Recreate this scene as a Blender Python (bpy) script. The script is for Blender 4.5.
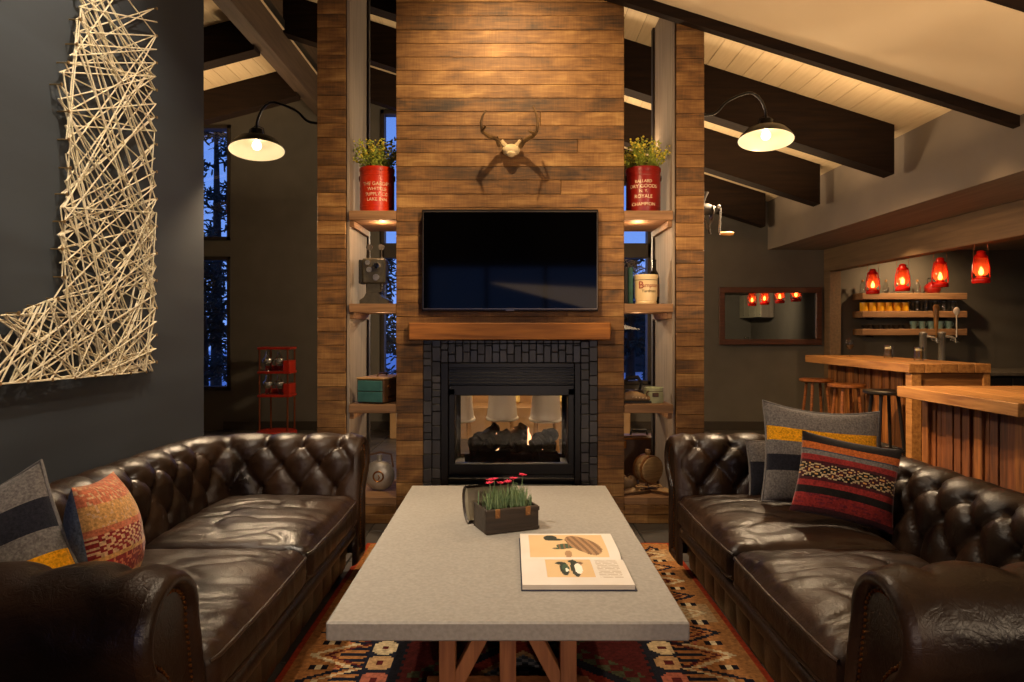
import bpy, bmesh, math, random
from mathutils import Vector, Matrix, noise
random.seed(7)
PI = math.pi
SC = bpy.context.scene
COL = SC.collection
for o in list(bpy.data.objects):
    bpy.data.objects.remove(o)

# ------------------------------------------------------------------ camera
cd = bpy.data.cameras.new('camera')
cam = bpy.data.objects.new('camera', cd)
COL.objects.link(cam)
cam.location = (0, 0, 1.36)
cam.rotation_euler = (PI / 2, 0, 0)
cd.sensor_width = 36
cd.lens = 683 / 1024 * 36
cd.shift_x = 2 / 1024
cd.shift_y = -11 / 1024
cd.clip_start = .05
SC.camera = cam

# ------------------------------------------------------------------ view, world (blue dusk)
vs = SC.view_settings
vs.view_transform = 'Standard'
vs.look = 'None'
vs.gamma = 1
vs.use_curve_mapping = False
vs.exposure = 0.0
w = bpy.data.worlds.new('dusk')
SC.world = w
w.use_nodes = True
nt = w.node_tree
bg = nt.nodes['Background']
tc = nt.nodes.new('ShaderNodeTexCoord')
sep = nt.nodes.new('ShaderNodeSeparateXYZ')
rmp = nt.nodes.new('ShaderNodeValToRGB')
nt.links.new(tc.outputs['Generated'], sep.inputs[0])
nt.links.new(sep.outputs['Z'], rmp.inputs[0])
nt.links.new(rmp.outputs[0], bg.inputs[0])
rmp.color_ramp.elements[0].color = (.17, .33, .85, 1)
rmp.color_ramp.elements[1].color = (.06, .16, .62, 1)
rmp.color_ramp.elements[1].position = .6
bg.inputs[1].default_value = 1.25

# ------------------------------------------------------------------ lights of the room and added fills
WARM = (1, .66, .34)


def aim(o, tgt):
    o.rotation_euler = (Vector(tgt) - o.location).to_track_quat('-Z', 'Y').to_euler()


def spot(name, loc, tgt, power, angle=60, blend=.6, col=WARM, r=.04):
    l = bpy.data.lights.new(name, 'SPOT')
    l.energy = power
    l.spot_size = math.radians(angle)
    l.spot_blend = blend
    l.color = col
    l.shadow_soft_size = r
    o = bpy.data.objects.new(name, l)
    COL.objects.link(o)
    o.location = loc
    aim(o, tgt)
    return o


def area(name, loc, tgt, power, sx, sy, col=WARM, spread=180):
    l = bpy.data.lights.new(name, 'AREA')
    l.energy = power
    l.shape = 'RECTANGLE'
    l.size = sx
    l.size_y = sy
    l.color = col
    l.spread = math.radians(spread)
    o = bpy.data.objects.new(name, l)
    COL.objects.link(o)
    o.location = loc
    aim(o, tgt)
    return o


def point(name, loc, power, col=WARM, r=.03):
    l = bpy.data.lights.new(name, 'POINT')
    l.energy = power
    l.color = col
    l.shadow_soft_size = r
    o = bpy.data.objects.new(name, l)
    COL.objects.link(o)
    o.location = loc
    return o


spot('chimney_spot', (-.08, 3.80, 3.84), (0, 4.8, 2.62), 170, 108, 1.0, (1, .70, .37), .025)
spot('art_spot', (-.9, 2.6, 3.9), (-2.0, 3.2, 2.0), 190, 80, .9, (1, .86, .68))
spot('art_spot_near', (-1.1, 1.5, 3.9), (-2.0, 2.2, 2.9), 120, 70, 1.0, (1, .82, .55))
spot('table_spot', (-1.55, 2.5, 3.5), (.1, 3.05, .4), 330, 58, .9, (1, .84, .64))
spot('sofa_spot_left', (-.5, 1.7, 3.7), (-1.4, 2.9, .6), 130, 70, .8, (1, .78, .54))
spot('sofa_spot_near_left', (-.9, 2.9, 3.9), (-1.45, 1.6, .7), 110, 44, .8, (1, .78, .54))
spot('sofa_spot_right', (.6, 3.5, 3.4), (1.4, 2.5, .5), 105, 75, .8, (1, .78, .54))
spot('shelf_spot_left', (.75, 2.2, 2.75), (-1.1, 5.0, 1.75), 260, 30, .8)
spot('shelf_spot_right', (-.75, 2.2, 2.75), (1.1, 5.0, 1.75), 260, 30, .8)
spot('bar_spot_far', (3.9, 7.3, 2.42), (3.85, 7.2, 1.0), 62, 130, .6, (1, .6, .26))
spot('bar_spot_near', (3.2, 4.9, 3.0), (3.3, 4.85, .9), 46, 70, .8, (1, .6, .26))
spot('bar_front_spot', (1.75, 5.3, 2.6), (3.7, 6.2, .6), 330, 90, .8, (1, .6, .28))
spot('bar_back_spot', (5.3, 8.62, 2.42), (5.3, 9.1, 1.5), 80, 150, .8, (1, .62, .3))
area('ceiling_uplight', (1.4, 2.9, 1.6), (1.7, 3.3, 4), 60, 2.4, 2.2, (1, .66, .36))
area('rafter_uplight_a', (1.9, 5.35, 2.75), (1.9, 5.35, 4), 17, 2.4, .12, (1, .66, .34))
area('rafter_uplight_b', (1.9, 6.75, 2.75), (1.9, 6.75, 4), 34, 2.4, .12, (1, .66, .34))
area('rafter_uplight_c', (1.9, 8.2, 2.75), (1.9, 8.2, 4), 26, 2.4, .12, (1, .66, .34))
area('rafter_uplight_d', (-3.6, 7.6, 3.1), (-3.6, 7.6, 5), 26, 1.4, .3, (1, .66, .34))
area('fill_behind_camera', (3.2, -1.2, 2.1), (-.2, 3.2, .6), 45, .5, .5, (1, .75, .5))  # unseen warm fill added behind the camera to brighten table and sofas
point('dining_light', (0.1, 7.4, 2.2), 190, (1, .72, .42), .15)
spot('kitchen_light', (5.4, 1.2, 2.4), (7.4, -1.6, 1.6), 330, 110, .8, (1, .74, .45))
for _s in (-1, 1):
    point('shelf_puck_and_fill', (_s * .92, 4.93, 2.09), 2.6, (1, .62, .32), .02)
    point('shelf_puck_and_fill', (_s * .92, 4.93, 1.44), .9, (1, .66, .36), .02)
    point('shelf_puck_and_fill', (_s * .92, 4.88, .73), .9, (1, .7, .4), .02)  # small fill added so the things on the lowest shelf show
spot('low_front_fill', (.5, -1.6, 1.4), (0, 2.4, .12), 210, 40, .8, (1, .74, .5))  # unseen low fill added to brighten the trestle and near rug

# ------------------------------------------------------------------ mesh helpers


def lin(c):
    if isinstance(c, str):
        c = [int(c[i:i + 2], 16) / 255 for i in (0, 2, 4)]
        c = [x / 12.92 if x <= .04045 else ((x + .055) / 1.055) ** 2.4 for x in c]
    return (c[0], c[1], c[2], 1)


# parts of which every separate piece is an object of its own
SPLIT = {'front_post', 'corner_post', 'handle_lug', 'side_tube', 'bail_wire', 'socket_guard', 'piping', 'hoop', 'clasp', 'bracket', 'flame', 'lens', 'reel_arm', 'metal_body', 'mounting_plate', 'spout', 'page_edge'}


class MB:
    """collects shapes that become one mesh object"""

    def __init__(s, M=None):
        s.v, s.f, s.m, s.s, s.c = [], [], [], [], []
        s.M = M

    def add(s, vs, fs, mat=0, smooth=False, col=None):
        n = len(s.v)
        if s.M is not None:
            vs = [s.M @ Vector(p) for p in vs]
        s.v.extend([tuple(p) for p in vs])
        for k, f in enumerate(fs):
            s.f.append([i + n for i in f])
            s.m.append(mat)
            s.s.append(smooth)
            s.c.append(col[k] if isinstance(col, list) else col)
        return s

    def convex(s, vs, fs, mat=0, smooth=False):
        c = sum((Vector(p) for p in vs), Vector()) / len(vs)
        out = []
        for f in fs:
            p = [Vector(vs[i]) for i in f]
            nrm = (p[1] - p[0]).cross(p[2] - p[0])
            mid = sum(p, Vector()) / len(p)
            out.append(list(f) if nrm.dot(mid - c) >= 0 else list(f)[::-1])
        return s.add(vs, out, mat, smooth)

    def box(s, x0, x1, y0, y1, z0, z1, b=0, mat=0):
        if b <= 0:
            vs = [(x, y, z) for x in (x0, x1) for y in (y0, y1) for z in (z0, z1)]
            return s.convex(vs, [(0, 1, 3, 2), (4, 5, 7, 6), (0, 1, 5, 4), (2, 3, 7, 6), (0, 2, 6, 4), (1, 3, 7, 5)], mat)
        b = min(b, abs(x1 - x0) * .49, abs(y1 - y0) * .49, abs(z1 - z0) * .49)
        c = ((x0 + x1) / 2, (y0 + y1) / 2, (z0 + z1) / 2)
        h = (abs(x1 - x0) / 2, abs(y1 - y0) / 2, abs(z1 - z0) / 2)
        vs, ix = [], {}
        for sx in (-1, 1):
            for sy in (-1, 1):
                for sz in (-1, 1):
                    for a in range(3):
                        d = [h[0] - b, h[1] - b, h[2] - b]
                        d[a] = h[a]
                        ix[(sx, sy, sz, a)] = len(vs)
                        vs.append((c[0] + sx * d[0], c[1] + sy * d[1], c[2] + sz * d[2]))
        fs = []
        for a in range(3):
            o = [i for i in range(3) if i != a]
            for sg in (-1, 1):
                q = []
                for (p, r) in ((-1, -1), (1, -1), (1, 1), (-1, 1)):
                    k = [0, 0, 0]
                    k[a] = sg
                    k[o[0]] = p
                    k[o[1]] = r
                    q.append(ix[(k[0], k[1], k[2], a)])
                fs.append(q)
            for p in (-1, 1):
                for r in (-1, 1):
                    k0 = [0, 0, 0]
                    k0[a] = -1
                    k0[o[0]] = p
                    k0[o[1]] = r
                    k1 = list(k0)
                    k1[a] = 1
                    fs.append([ix[(*k0, o[0])], ix[(*k1, o[0])], ix[(*k1, o[1])], ix[(*k0, o[1])]])
        for sx in (-1, 1):
            for sy in (-1, 1):
                for sz in (-1, 1):
                    fs.append([ix[(sx, sy, sz, a)] for a in range(3)])
        return s.convex(vs, fs, mat)

    def slope_box(s, x0, x1, y0, y1, zb, zt, mat=0):
        vs = [(x, y, (zb(x) if k == 0 else zt(x))) for x in (x0, x1) for y in (y0, y1) for k in (0, 1)]
        return s.convex(vs, [(0, 1, 3, 2), (4, 5, 7, 6), (0, 1, 5, 4), (2, 3, 7, 6), (0, 2, 6, 4), (1, 3, 7, 5)], mat)

    def lathe(s, prof, n=24, c=(0, 0, 0), axis='z', mat=0, smooth=True, M=None, caps=False):
        vs, fs = [], []
        for (r, z) in prof:
            for k in range(n):
                a = 2 * PI * k / n
                p = (r * math.cos(a), r * math.sin(a), z)
                if axis == 'x':
                    p = (p[2], p[0], p[1])
                elif axis == 'y':
                    p = (p[0], p[2], p[1])
                if M is not None:
                    p = M @ Vector(p)
                vs.append((p[0] + c[0], p[1] + c[1], p[2] + c[2]))
        for i in range(len(prof) - 1):
            for k in range(n):
                k2 = (k + 1) % n
                fs.append([i * n + k, i * n + k2, (i + 1) * n + k2, (i + 1) * n + k])
        if caps and prof[0][0] > 1e-4:
            fs.append(list(range(n))[::-1])
        if caps and prof[-1][0] > 1e-4:
            fs.append([(len(prof) - 1) * n + k for k in range(n)])
        return s.add(vs, fs, mat, smooth)

    def tube(s, pts, r, n=8, closed=False, mat=0, smooth=True, caps=True):
        pts = [Vector(p) for p in pts]
        N = len(pts)
        rs = r if isinstance(r, (list, tuple)) else [r] * N
        vs, fs = [], []
        up = None
        for i in range(N):
            a = pts[(i - 1) % N] if (closed or i > 0) else pts[i]
            b = pts[(i + 1) % N] if (closed or i < N - 1) else pts[i]
            t = (b - a)
            t = t.normalized() if t.length > 1e-9 else Vector((0, 0, 1))
            if up is None:
                up = Vector((0, 0, 1)) if abs(t.z) < .9 else Vector((1, 0, 0))
            x = t.cross(up)
            x = x.normalized() if x.length > 1e-6 else t.orthogonal().normalized()
            up = x.cross(t).normalized()
            for k in range(n):
                an = 2 * PI * k / n
                vs.append(pts[i] + (x * math.cos(an) + up * math.sin(an)) * rs[i])
        for i in range(N if closed else N - 1):
            j = (i + 1) % N
            for k in range(n):
                k2 = (k + 1) % n
                fs.append([i * n + k, i * n + k2, j * n + k2, j * n + k])
        if caps and not closed:
            fs.append(list(range(n))[::-1])
            fs.append([(N - 1) * n + k for k in range(n)])
        return s.add(vs, fs, mat, smooth)

    def ball(s, c, r, n=10, m=6, sc=(1, 1, 1), mat=0, M=None):
        prof = [(max(0, math.sin(PI * i / m)) * r, -math.cos(PI * i / m) * r) for i in range(m + 1)]
        prof[0] = (1e-5, -r)
        prof[-1] = (1e-5, r)
        T = Matrix.Diagonal(Vector(sc)).to_4x4()
        if M is not None:
            T = M @ T
        return s.lathe(prof, n, c, mat=mat, M=T)

    def grid(s, fn, nu, nv, mat=0, smooth=True, colfn=None, wrap_u=False):
        vs, fs, cs = [], [], []
        for i in range(nu + 1):
            for j in range(nv + 1):
                vs.append(fn(i / nu, j / nv))
        for i in range(nu):
            for j in range(nv):
                fs.append([i * (nv + 1) + j, (i + 1) * (nv + 1) + j, (i + 1) * (nv + 1) + j + 1, i * (nv + 1) + j + 1])
                if colfn:
                    cs.append(colfn((i + .5) / nu, (j + .5) / nv))
        return s.add(vs, fs, mat, smooth, cs if colfn else None)

    def prism(s, poly, t0, t1, plane='xz', mat=0, smooth=False):
        """poly in 2-D extruded along the third axis"""
        def p3(a, b, t):
            return {'xz': (a, t, b), 'xy': (a, b, t), 'yz': (t, a, b)}[plane]
        n = len(poly)
        vs = [p3(a, b, t0) for a, b in poly] + [p3(a, b, t1) for a, b in poly]
        fs = [list(range(n))[::-1], [n + i for i in range(n)]]
        for i in range(n):
            j = (i + 1) % n
            fs.append([i, j, n + j, n + i])
        return s.add(vs, fs, mat, smooth)

    def islands(s):
        """the separate pieces collected here, each as an MB of its own"""
        par = list(range(len(s.v)))

        def find(a):
            while par[a] != a:
                par[a] = par[par[a]]
                a = par[a]
            return a
        for f in s.f:
            r0 = find(f[0])
            for i in f[1:]:
                par[find(i)] = r0
        groups = {}
        for k, f in enumerate(s.f):
            groups.setdefault(find(f[0]), []).append(k)
        out = []
        for ks in groups.values():
            m, ix = MB(), {}
            for k in ks:
                f = []
                for i in s.f[k]:
                    if i not in ix:
                        ix[i] = len(m.v)
                        m.v.append(s.v[i])
                    f.append(ix[i])
                m.f.append(f)
                m.m.append(s.m[k])
                m.s.append(s.s[k])
                m.c.append(s.c[k])
            out.append(m)
        return out

    def build(s, name, mats, parent=None, loc=None, rot=None, angle=40, weld=False, recalc=True):
        if name in SPLIT and parent is not None:
            isl = s.islands()
            if len(isl) > 1:
                return [m._build(name, mats, parent, loc, rot, angle, weld, recalc) for m in isl][0]
        return s._build(name, mats, parent, loc, rot, angle, weld, recalc)

    def _build(s, name, mats, parent=None, loc=None, rot=None, angle=40, weld=False, recalc=True):
        me = bpy.data.meshes.new(name)
        me.from_pydata(s.v, [], s.f)
        if not isinstance(mats, (list, tuple)):
            mats = [mats]
        for m in mats:
            me.materials.append(m)
        me.polygons.foreach_set('material_index', s.m)
        me.polygons.foreach_set('use_smooth', s.s)
        if any(c is not None for c in s.c):
            at = me.attributes.new('Col', 'FLOAT_COLOR', 'CORNER')
            buf = []
            for p, c in zip(me.polygons, s.c):
                c = c or (1, 1, 1, 1)
                buf.extend(list(c) * p.loop_total)
            at.data.foreach_set('color', buf)
        if recalc or weld:
            bm = bmesh.new()
            bm.from_mesh(me)
            if weld:
                bmesh.ops.remove_doubles(bm, verts=bm.verts, dist=1e-5)
            if recalc:
                bmesh.ops.recalc_face_normals(bm, faces=bm.faces)
            bm.to_mesh(me)
            bm.free()
        if any(s.s):
            me.set_sharp_from_angle(angle=math.radians(angle))
        me.update()
        o = bpy.data.objects.new(name, me)
        COL.objects.link(o)
        if parent is not None:
            o.parent = parent
        if loc:
            o.location = loc
        if rot:
            o.rotation_euler = rot
        return o


def tag(o, label=None, cat=None, group=None, kind=None):
    if label:
        o['label'] = label
    if cat:
        o['category'] = cat
    if group:
        o['group'] = group
    if kind:
        o['kind'] = kind
    return o


def thing(name, label, cat, loc=(0, 0, 0), rz=0, group=None, rot=None):
    o = bpy.data.objects.new(name, None)
    COL.objects.link(o)
    o.location = loc
    o.rotation_euler = rot or (0, 0, rz)
    o.empty_display_size = .1
    return tag(o, label, cat, group)


def struct(mb, name, m, label=None):
    o = mb.build(name, m)
    return tag(o, label, None, None, 'structure')


def copy_tree(o, loc=None, label=None, rz=None, parent=None):
    c = o.copy()
    COL.objects.link(c)
    if parent is not None:
        c.parent = parent
    if loc is not None:
        c.location = loc
    if rz is not None:
        c.rotation_euler = (0, 0, rz)
    if label:
        c['label'] = label
    for ch in list(KIDS.get(o.name, [])):
        copy_tree(ch, parent=c)
    return c


KIDS = {}


def index_kids(o):
    bpy.context.view_layer.update()
    KIDS.clear()
    for x in SC.objects:
        if x.parent is not None:
            KIDS.setdefault(x.parent.name, []).append(x)


# ------------------------------------------------------------------ materials


class NT:
    def __init__(s, name):
        s.m = bpy.data.materials.new(name)
        s.m.use_nodes = True
        s.t = s.m.node_tree
        s.p = s.t.nodes['Principled BSDF']

    def n(s, typ, **kw):
        nd = s.t.nodes.new('ShaderNode' + typ)
        for k, v in kw.items():
            setattr(nd, k, v)
        return nd

    def l(s, a, b):
        s.t.links.new(a, b)


def mat(name, c1, c2=None, scale=4, stretch=(1, 1, 1), rough=.5, rough2=None, metal=0, bump=0, bscale=None, island=0,
        detail=6, distort=.3, spec=.5, lo=.3, hi=.7, attr=False, bdist=.01, coat=0, sheen=0, grey=0):
    g = NT(name)
    p = g.p
    p.inputs['Roughness'].default_value = rough
    p.inputs['Metallic'].default_value = metal
    p.inputs['Specular IOR Level'].default_value = spec
    p.inputs['Coat Weight'].default_value = coat
    if sheen:
        p.inputs['Sheen Weight'].default_value = sheen
    c1 = lin(c1)
    c2 = lin(c2) if c2 else None
    p.inputs['Base Color'].default_value = c1
    if not (c2 or bump or attr or rough2):
        return g.m
    tcn = g.n('TexCoord')
    mp = g.n('Mapping')
    mp.inputs['Scale'].default_value = stretch
    g.l(tcn.outputs['Object'], mp.inputs['Vector'])
    vec = mp.outputs[0]
    geo = None
    if island:
        geo = g.n('NewGeometry')
        ad = g.n('VectorMath', operation='MULTIPLY_ADD')
        ad.inputs[1].default_value = (37, 53, 71)
        g.l(geo.outputs['Random Per Island'], ad.inputs[0])
        g.l(vec, ad.inputs[2])
        vec = ad.outputs[0]
    nz = g.n('TexNoise')
    nz.inputs['Scale'].default_value = scale
    nz.inputs['Detail'].default_value = detail
    nz.inputs['Distortion'].default_value = distort
    g.l(vec, nz.inputs['Vector'])
    fac = nz.outputs['Fac']
    mr = g.n('MapRange')
    mr.inputs['From Min'].default_value = lo
    mr.inputs['From Max'].default_value = hi
    g.l(fac, mr.inputs['Value'])
    col = None
    if c2:
        mx = g.n('Mix', data_type='RGBA')
        mx.inputs['A'].default_value = c1
        mx.inputs['B'].default_value = c2
        g.l(mr.outputs[0], mx.inputs['Factor'])
        col = mx.outputs['Result']
    if attr:
        at = g.n('Attribute', attribute_name='Col')
        if col is not None:
            m2 = g.n('Mix', data_type='RGBA', blend_type='MULTIPLY')
            m2.inputs['Factor'].default_value = 1
            g.l(at.outputs['Color'], m2.inputs['A'])
            g.l(col, m2.inputs['B'])
            col = m2.outputs['Result']
        else:
            col = at.outputs['Color']
    if island and col is not None:
        hs = g.n('HueSaturation')
        a = g.n('MapRange')
        a.inputs['To Min'].default_value = 1 - island
        a.inputs['To Max'].default_value = 1 + island
        g.l(geo.outputs['Random Per Island'], a.inputs['Value'])
        g.l(a.outputs[0], hs.inputs['Value'])
        if grey:
            wn = g.n('TexWhiteNoise', noise_dimensions='1D')
            g.l(geo.outputs['Random Per Island'], wn.inputs['W'])
            b = g.n('MapRange')
            b.inputs['To Min'].default_value = 1 - grey
            b.inputs['To Max'].default_value = 1 + grey * .35
            g.l(wn.outputs['Value'], b.inputs['Value'])
            g.l(b.outputs[0], hs.inputs['Saturation'])
        g.l(col, hs.inputs['Color'])
        col = hs.outputs[0]
    if col is not None:
        g.l(col, p.inputs['Base Color'])
    if rough2 is not None:
        r = g.n('MapRange')
        r.inputs['From Min'].default_value = lo
        r.inputs['From Max'].default_value = hi
        r.inputs['To Min'].default_value = rough
        r.inputs['To Max'].default_value = rough2
        g.l(fac, r.inputs['Value'])
        g.l(r.outputs[0], p.inputs['Roughness'])
    if bump:
        bf = fac
        if bscale:
            n2 = g.n('TexNoise')
            n2.inputs['Scale'].default_value = bscale
            n2.inputs['Detail'].default_value = 4
            g.l(vec, n2.inputs['Vector'])
            bf = n2.outputs['Fac']
        bp = g.n('Bump')
        bp.inputs['Strength'].default_value = bump
        bp.inputs['Distance'].default_value = bdist
        g.l(bf, bp.inputs['Height'])
        g.l(bp.outputs[0], p.inputs['Normal'])
    return g.m


def emit(name, c, strength):
    g = NT(name)
    g.p.inputs['Base Color'].default_value = lin(c)
    g.p.inputs['Emission Color'].default_value = lin(c)
    g.p.inputs['Emission Strength'].default_value = strength
    return g.m


def glass(name, tint=(1, 1, 1), gloss=.10, rough=.02):
    g = NT(name)
    t = g.n('BsdfTransparent')
    t.inputs[0].default_value = (*tint, 1)
    gl = g.n('BsdfGlossy')
    gl.inputs['Roughness'].default_value = rough
    lw = g.n('LayerWeight')
    lw.inputs[0].default_value = .25
    mr = g.n('MapRange')
    mr.inputs['To Min'].default_value = gloss * .5
    mr.inputs['To Max'].default_value = min(1, gloss * 5)
    g.l(lw.outputs['Fresnel'], mr.inputs['Value'])
    mx = g.n('MixShader')
    g.l(mr.outputs[0], mx.inputs[0])
    g.l(t.outputs[0], mx.inputs[1])
    g.l(gl.outputs[0], mx.inputs[2])
    g.l(mx.outputs[0], g.t.nodes['Material Output'].inputs[0])
    return g.m


def leather(name):
    g = NT(name)
    p = g.p
    tcn = g.n('TexCoord')
    n1 = g.n('TexNoise')
    n1.inputs['Scale'].default_value = 3.5
    n1.inputs['Detail'].default_value = 7
    n1.inputs['Distortion'].default_value = .6
    g.l(tcn.outputs['Object'], n1.inputs['Vector'])
    cr = g.n('ValToRGB')
    cr.color_ramp.elements[0].position = .32
    cr.color_ramp.elements[0].color = (.006, .0027, .0016, 1)
    cr.color_ramp.elements[1].position = .72
    cr.color_ramp.elements[1].color = (.034, .0150, .0068, 1)
    g.l(n1.outputs['Fac'], cr.inputs[0])
    g.l(cr.outputs[0], p.inputs['Base Color'])
    # fine creases, ridged noise at two sizes
    prev = None
    for (sc_, dist, st, bd) in ((7, 1.2, .22, .012), (30, 1.6, .34, .0035), (190, 0, .16, .0015)):
        n2 = g.n('TexNoise')
        n2.inputs['Scale'].default_value = sc_
        n2.inputs['Detail'].default_value = 4
        n2.inputs['Distortion'].default_value = dist
        g.l(tcn.outputs['Object'], n2.inputs['Vector'])
        sb = g.n('Math', operation='SUBTRACT')
        sb.inputs[1].default_value = .5
        ab = g.n('Math', operation='ABSOLUTE')
        pw = g.n('Math', operation='POWER')
        pw.inputs[1].default_value = .6
        g.l(n2.outputs['Fac'], sb.inputs[0])
        g.l(sb.outputs[0], ab.inputs[0])
        g.l(ab.outputs[0], pw.inputs[0])
        b1 = g.n('Bump')
        b1.inputs['Strength'].default_value = st
        b1.inputs['Distance'].default_value = bd
        g.l(pw.outputs[0], b1.inputs['Height'])
        if prev is not None:
            g.l(prev.outputs[0], b1.inputs['Normal'])
        prev = b1
    g.l(prev.outputs[0], p.inputs['Normal'])
    mr = g.n('MapRange')
    mr.inputs['From Min'].default_value = .3
    mr.inputs['From Max'].default_value = .7
    mr.inputs['To Min'].default_value = .27
    mr.inputs['To Max'].default_value = .44
    g.l(n1.outputs['Fac'], mr.inputs['Value'])
    g.l(mr.outputs[0], p.inputs['Roughness'])
    p.inputs['Specular IOR Level'].default_value = .32
    return g.m


def barnwood(name):
    g = NT(name)
    p = g.p
    p.inputs['Roughness'].default_value = .62
    tcn = g.n('TexCoord')
    geo = g.n('NewGeometry')

    def noise_(stretch, scale, detail, dist):
        mp = g.n('Mapping')
        mp.inputs['Scale'].default_value = stretch
        g.l(tcn.outputs['Object'], mp.inputs['Vector'])
        ad = g.n('VectorMath', operation='MULTIPLY_ADD')
        ad.inputs[1].default_value = (37, 53, 71)
        g.l(geo.outputs['Random Per Island'], ad.inputs[0])
        g.l(mp.outputs[0], ad.inputs[2])
        nz = g.n('TexNoise')
        nz.inputs['Scale'].default_value = scale
        nz.inputs['Detail'].default_value = detail
        nz.inputs['Distortion'].default_value = dist
        g.l(ad.outputs[0], nz.inputs['Vector'])
        return nz.outputs['Fac']
    patch = noise_((2.4, 5, 5), 1.7, 6, .6)
    grain = noise_((2.2, 34, 34), 2.2, 6, .6)
    saw = noise_((70, 4, 4), 1.5, 3, .2)

    def mth(op, a, b):
        m = g.n('Math', operation=op)
        for k, v in ((0, a), (1, b)):
            if isinstance(v, (int, float)):
                m.inputs[k].default_value = v
            else:
                g.l(v, m.inputs[k])
        return m.outputs[0]
    f = mth('ADD', mth('ADD', mth('MULTIPLY', patch, .62), mth('MULTIPLY', grain, .38)), mth('MULTIPLY', saw, .14))
    wn = g.n('TexWhiteNoise', noise_dimensions='1D')
    g.l(geo.outputs['Random Per Island'], wn.inputs['W'])
    f = mth('ADD', f, mth('MULTIPLY', mth('SUBTRACT', wn.outputs['Value'], .56), .17))
    cr = g.n('ValToRGB')
    e = cr.color_ramp.elements
    e[0].position, e[0].color = .33, lin('2c1c0e')
    e[1].position, e[1].color = .78, lin('a17c48')
    for (pos, c) in ((.44, '4f3518'), (.55, '6e4a22'), (.66, '866032')):
        q = e.new(pos)
        q.color = lin(c)
    g.l(f, cr.inputs[0])
    g.l(cr.outputs[0], p.inputs['Base Color'])
    b = g.n('Bump')
    b.inputs['Strength'].default_value = .45
    b.inputs['Distance'].default_value = .004
    g.l(mth('ADD', grain, mth('MULTIPLY', saw, .5)), b.inputs['Height'])
    g.l(b.outputs[0], p.inputs['Normal'])
    return g.m


X_ = (1.1, 16, 16)
Y_ = (16, 1.1, 16)
Z_ = (16, 16, 1.1)
m_wall = mat('charcoal_paint', '4d4942', '55514a', 3, rough=.75, bump=.05, bscale=90)
m_wallblue = mat('charcoal_panel', '303438', '3a3f44', 2.2, (.6, .6, 3), rough=.7, rough2=.8)
m_bulk = mat('grey_painted_board', '635a52', '766c62', 2, (9, .5, .6), rough=.75, bump=.08)
m_dry = mat('cream_plaster', 'c9b79a', 'cfbea2', 2, rough=.9)
m_plank = mat('whitewashed_ceiling_board', 'bda98a', 'c9b695', 2.5, Y_, rough=.7, island=.08)
m_beam = mat('dark_stained_beam', '150d09', '23170f', 2, X_, spec=.15, rough=.85, bump=.15)
m_beamy = mat('brown_stained_beam', '3a2d22', '4e3e30', 2, Y_, rough=.75, bump=.15)
m_header = mat('header_timber', '5a4632', '6d573f', 2, Y_, rough=.7, bump=.15)
m_floor = mat('slate_tile', '2d2a28', '45403b', 3, rough=.35, rough2=.6, bump=.1, island=.2)
m_grout = mat('dark_grout', '1c1a18', rough=.9)
m_barn = barnwood('reclaimed_board')
m_barnv = mat('reclaimed_upright_board', '552f12', 'a3672d', 2.6, Z_, rough=.6, bump=.3, island=.42, lo=.25, hi=.75)
m_shelf = mat('weathered_shelf_oak', '6b4d33', '9a7450', 2.6, X_, rough=.7, bump=.25, lo=.25, hi=.75)
m_mantel = mat('honey_mantel_timber', '6e3f16', 'b5742f', 2.2, X_, rough=.6, bump=.3, lo=.25, hi=.75)
m_greyboard = mat('grey_side_board', '7d7064', '93877b', 2, Z_, rough=.8, bump=.1)
m_bartop = mat('bar_top_timber', '7d5128', 'bd8a50', 2.2, Y_, rough=.4, bump=.2, island=.2, lo=.25, hi=.75)
m_barwood = mat('bar_end_board', '6b4220', 'a06c38', 2.4, X_, rough=.5, bump=.2, island=.2)
m_stool = mat('stool_seat_wood', '5d3416', '8a5226', 3, X_, rough=.4)
m_stoolblack = mat('black_stool', '15110f', rough=.4)
m_black = mat('black_metal', '0c0b0b', rough=.35, metal=.4)
m_matte = mat('matte_black', '0d0c0c', '171514', 8, rough=.6)
m_screen = mat('screen_glass', '020203', rough=.06, spec=.14)
m_bezel = mat('brushed_bezel', '6a625c', rough=.3, metal=.9)
m_steel = mat('steel', 'b9b6b0', rough=.25, metal=.75)
m_oldsteel = mat('worn_pewter', 'b5b0a8', '807b75', 9, rough=.35, rough2=.55, metal=.55, bump=.2)
m_castiron = mat('cast_iron', '5d5852', '3b3733', 12, rough=.6, metal=.5, bump=.3)
m_tile = mat('glazed_brick_tile', '201f1f', '38373a', 5, rough=.32, rough2=.5, island=.6, bump=.15, bdist=.004)
m_log = mat('charred_log', '070605', '1c1613', 14, rough=.95, bump=1, bdist=.03, spec=.1)
m_ember = emit('ember', (1, .28, .06), 6)
m_flame = emit('flame', (1, .48, .22), 3)
m_glass = glass('window_glass', (1, 1, 1), .10)
m_fireglass = glass('fireplace_glass', (.95, .93, .92), .05)
m_clear = glass('clear_glass', (.93, .95, .93), .16)
m_red = mat('red_enamel_tin', 'b92a0c', 'c8330e', 3, rough=.32, bump=.05)
m_redd = mat('dark_red_enamel_tin', '74110d', '861710', 3, rough=.3, bump=.05)
m_white_ink = mat('pale_ink', 'd8c2a0', rough=.7)
m_bone = mat('bone', 'd9c6a0', 'b89d70', 14, rough=.6, bump=.2)
m_antler = mat('antler', '7d6038', '4a351d', 14, rough=.5, bump=.2)
m_leaf = mat('leaf', '76862c', 'a9b344', 14, rough=.6)
m_leaf2 = mat('silver_green_leaf', '5d7a52', '94a878', 20, rough=.6)
m_yellowbud = mat('yellow_blossom', 'd8c044', 'b9a934', 14, rough=.7)
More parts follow.
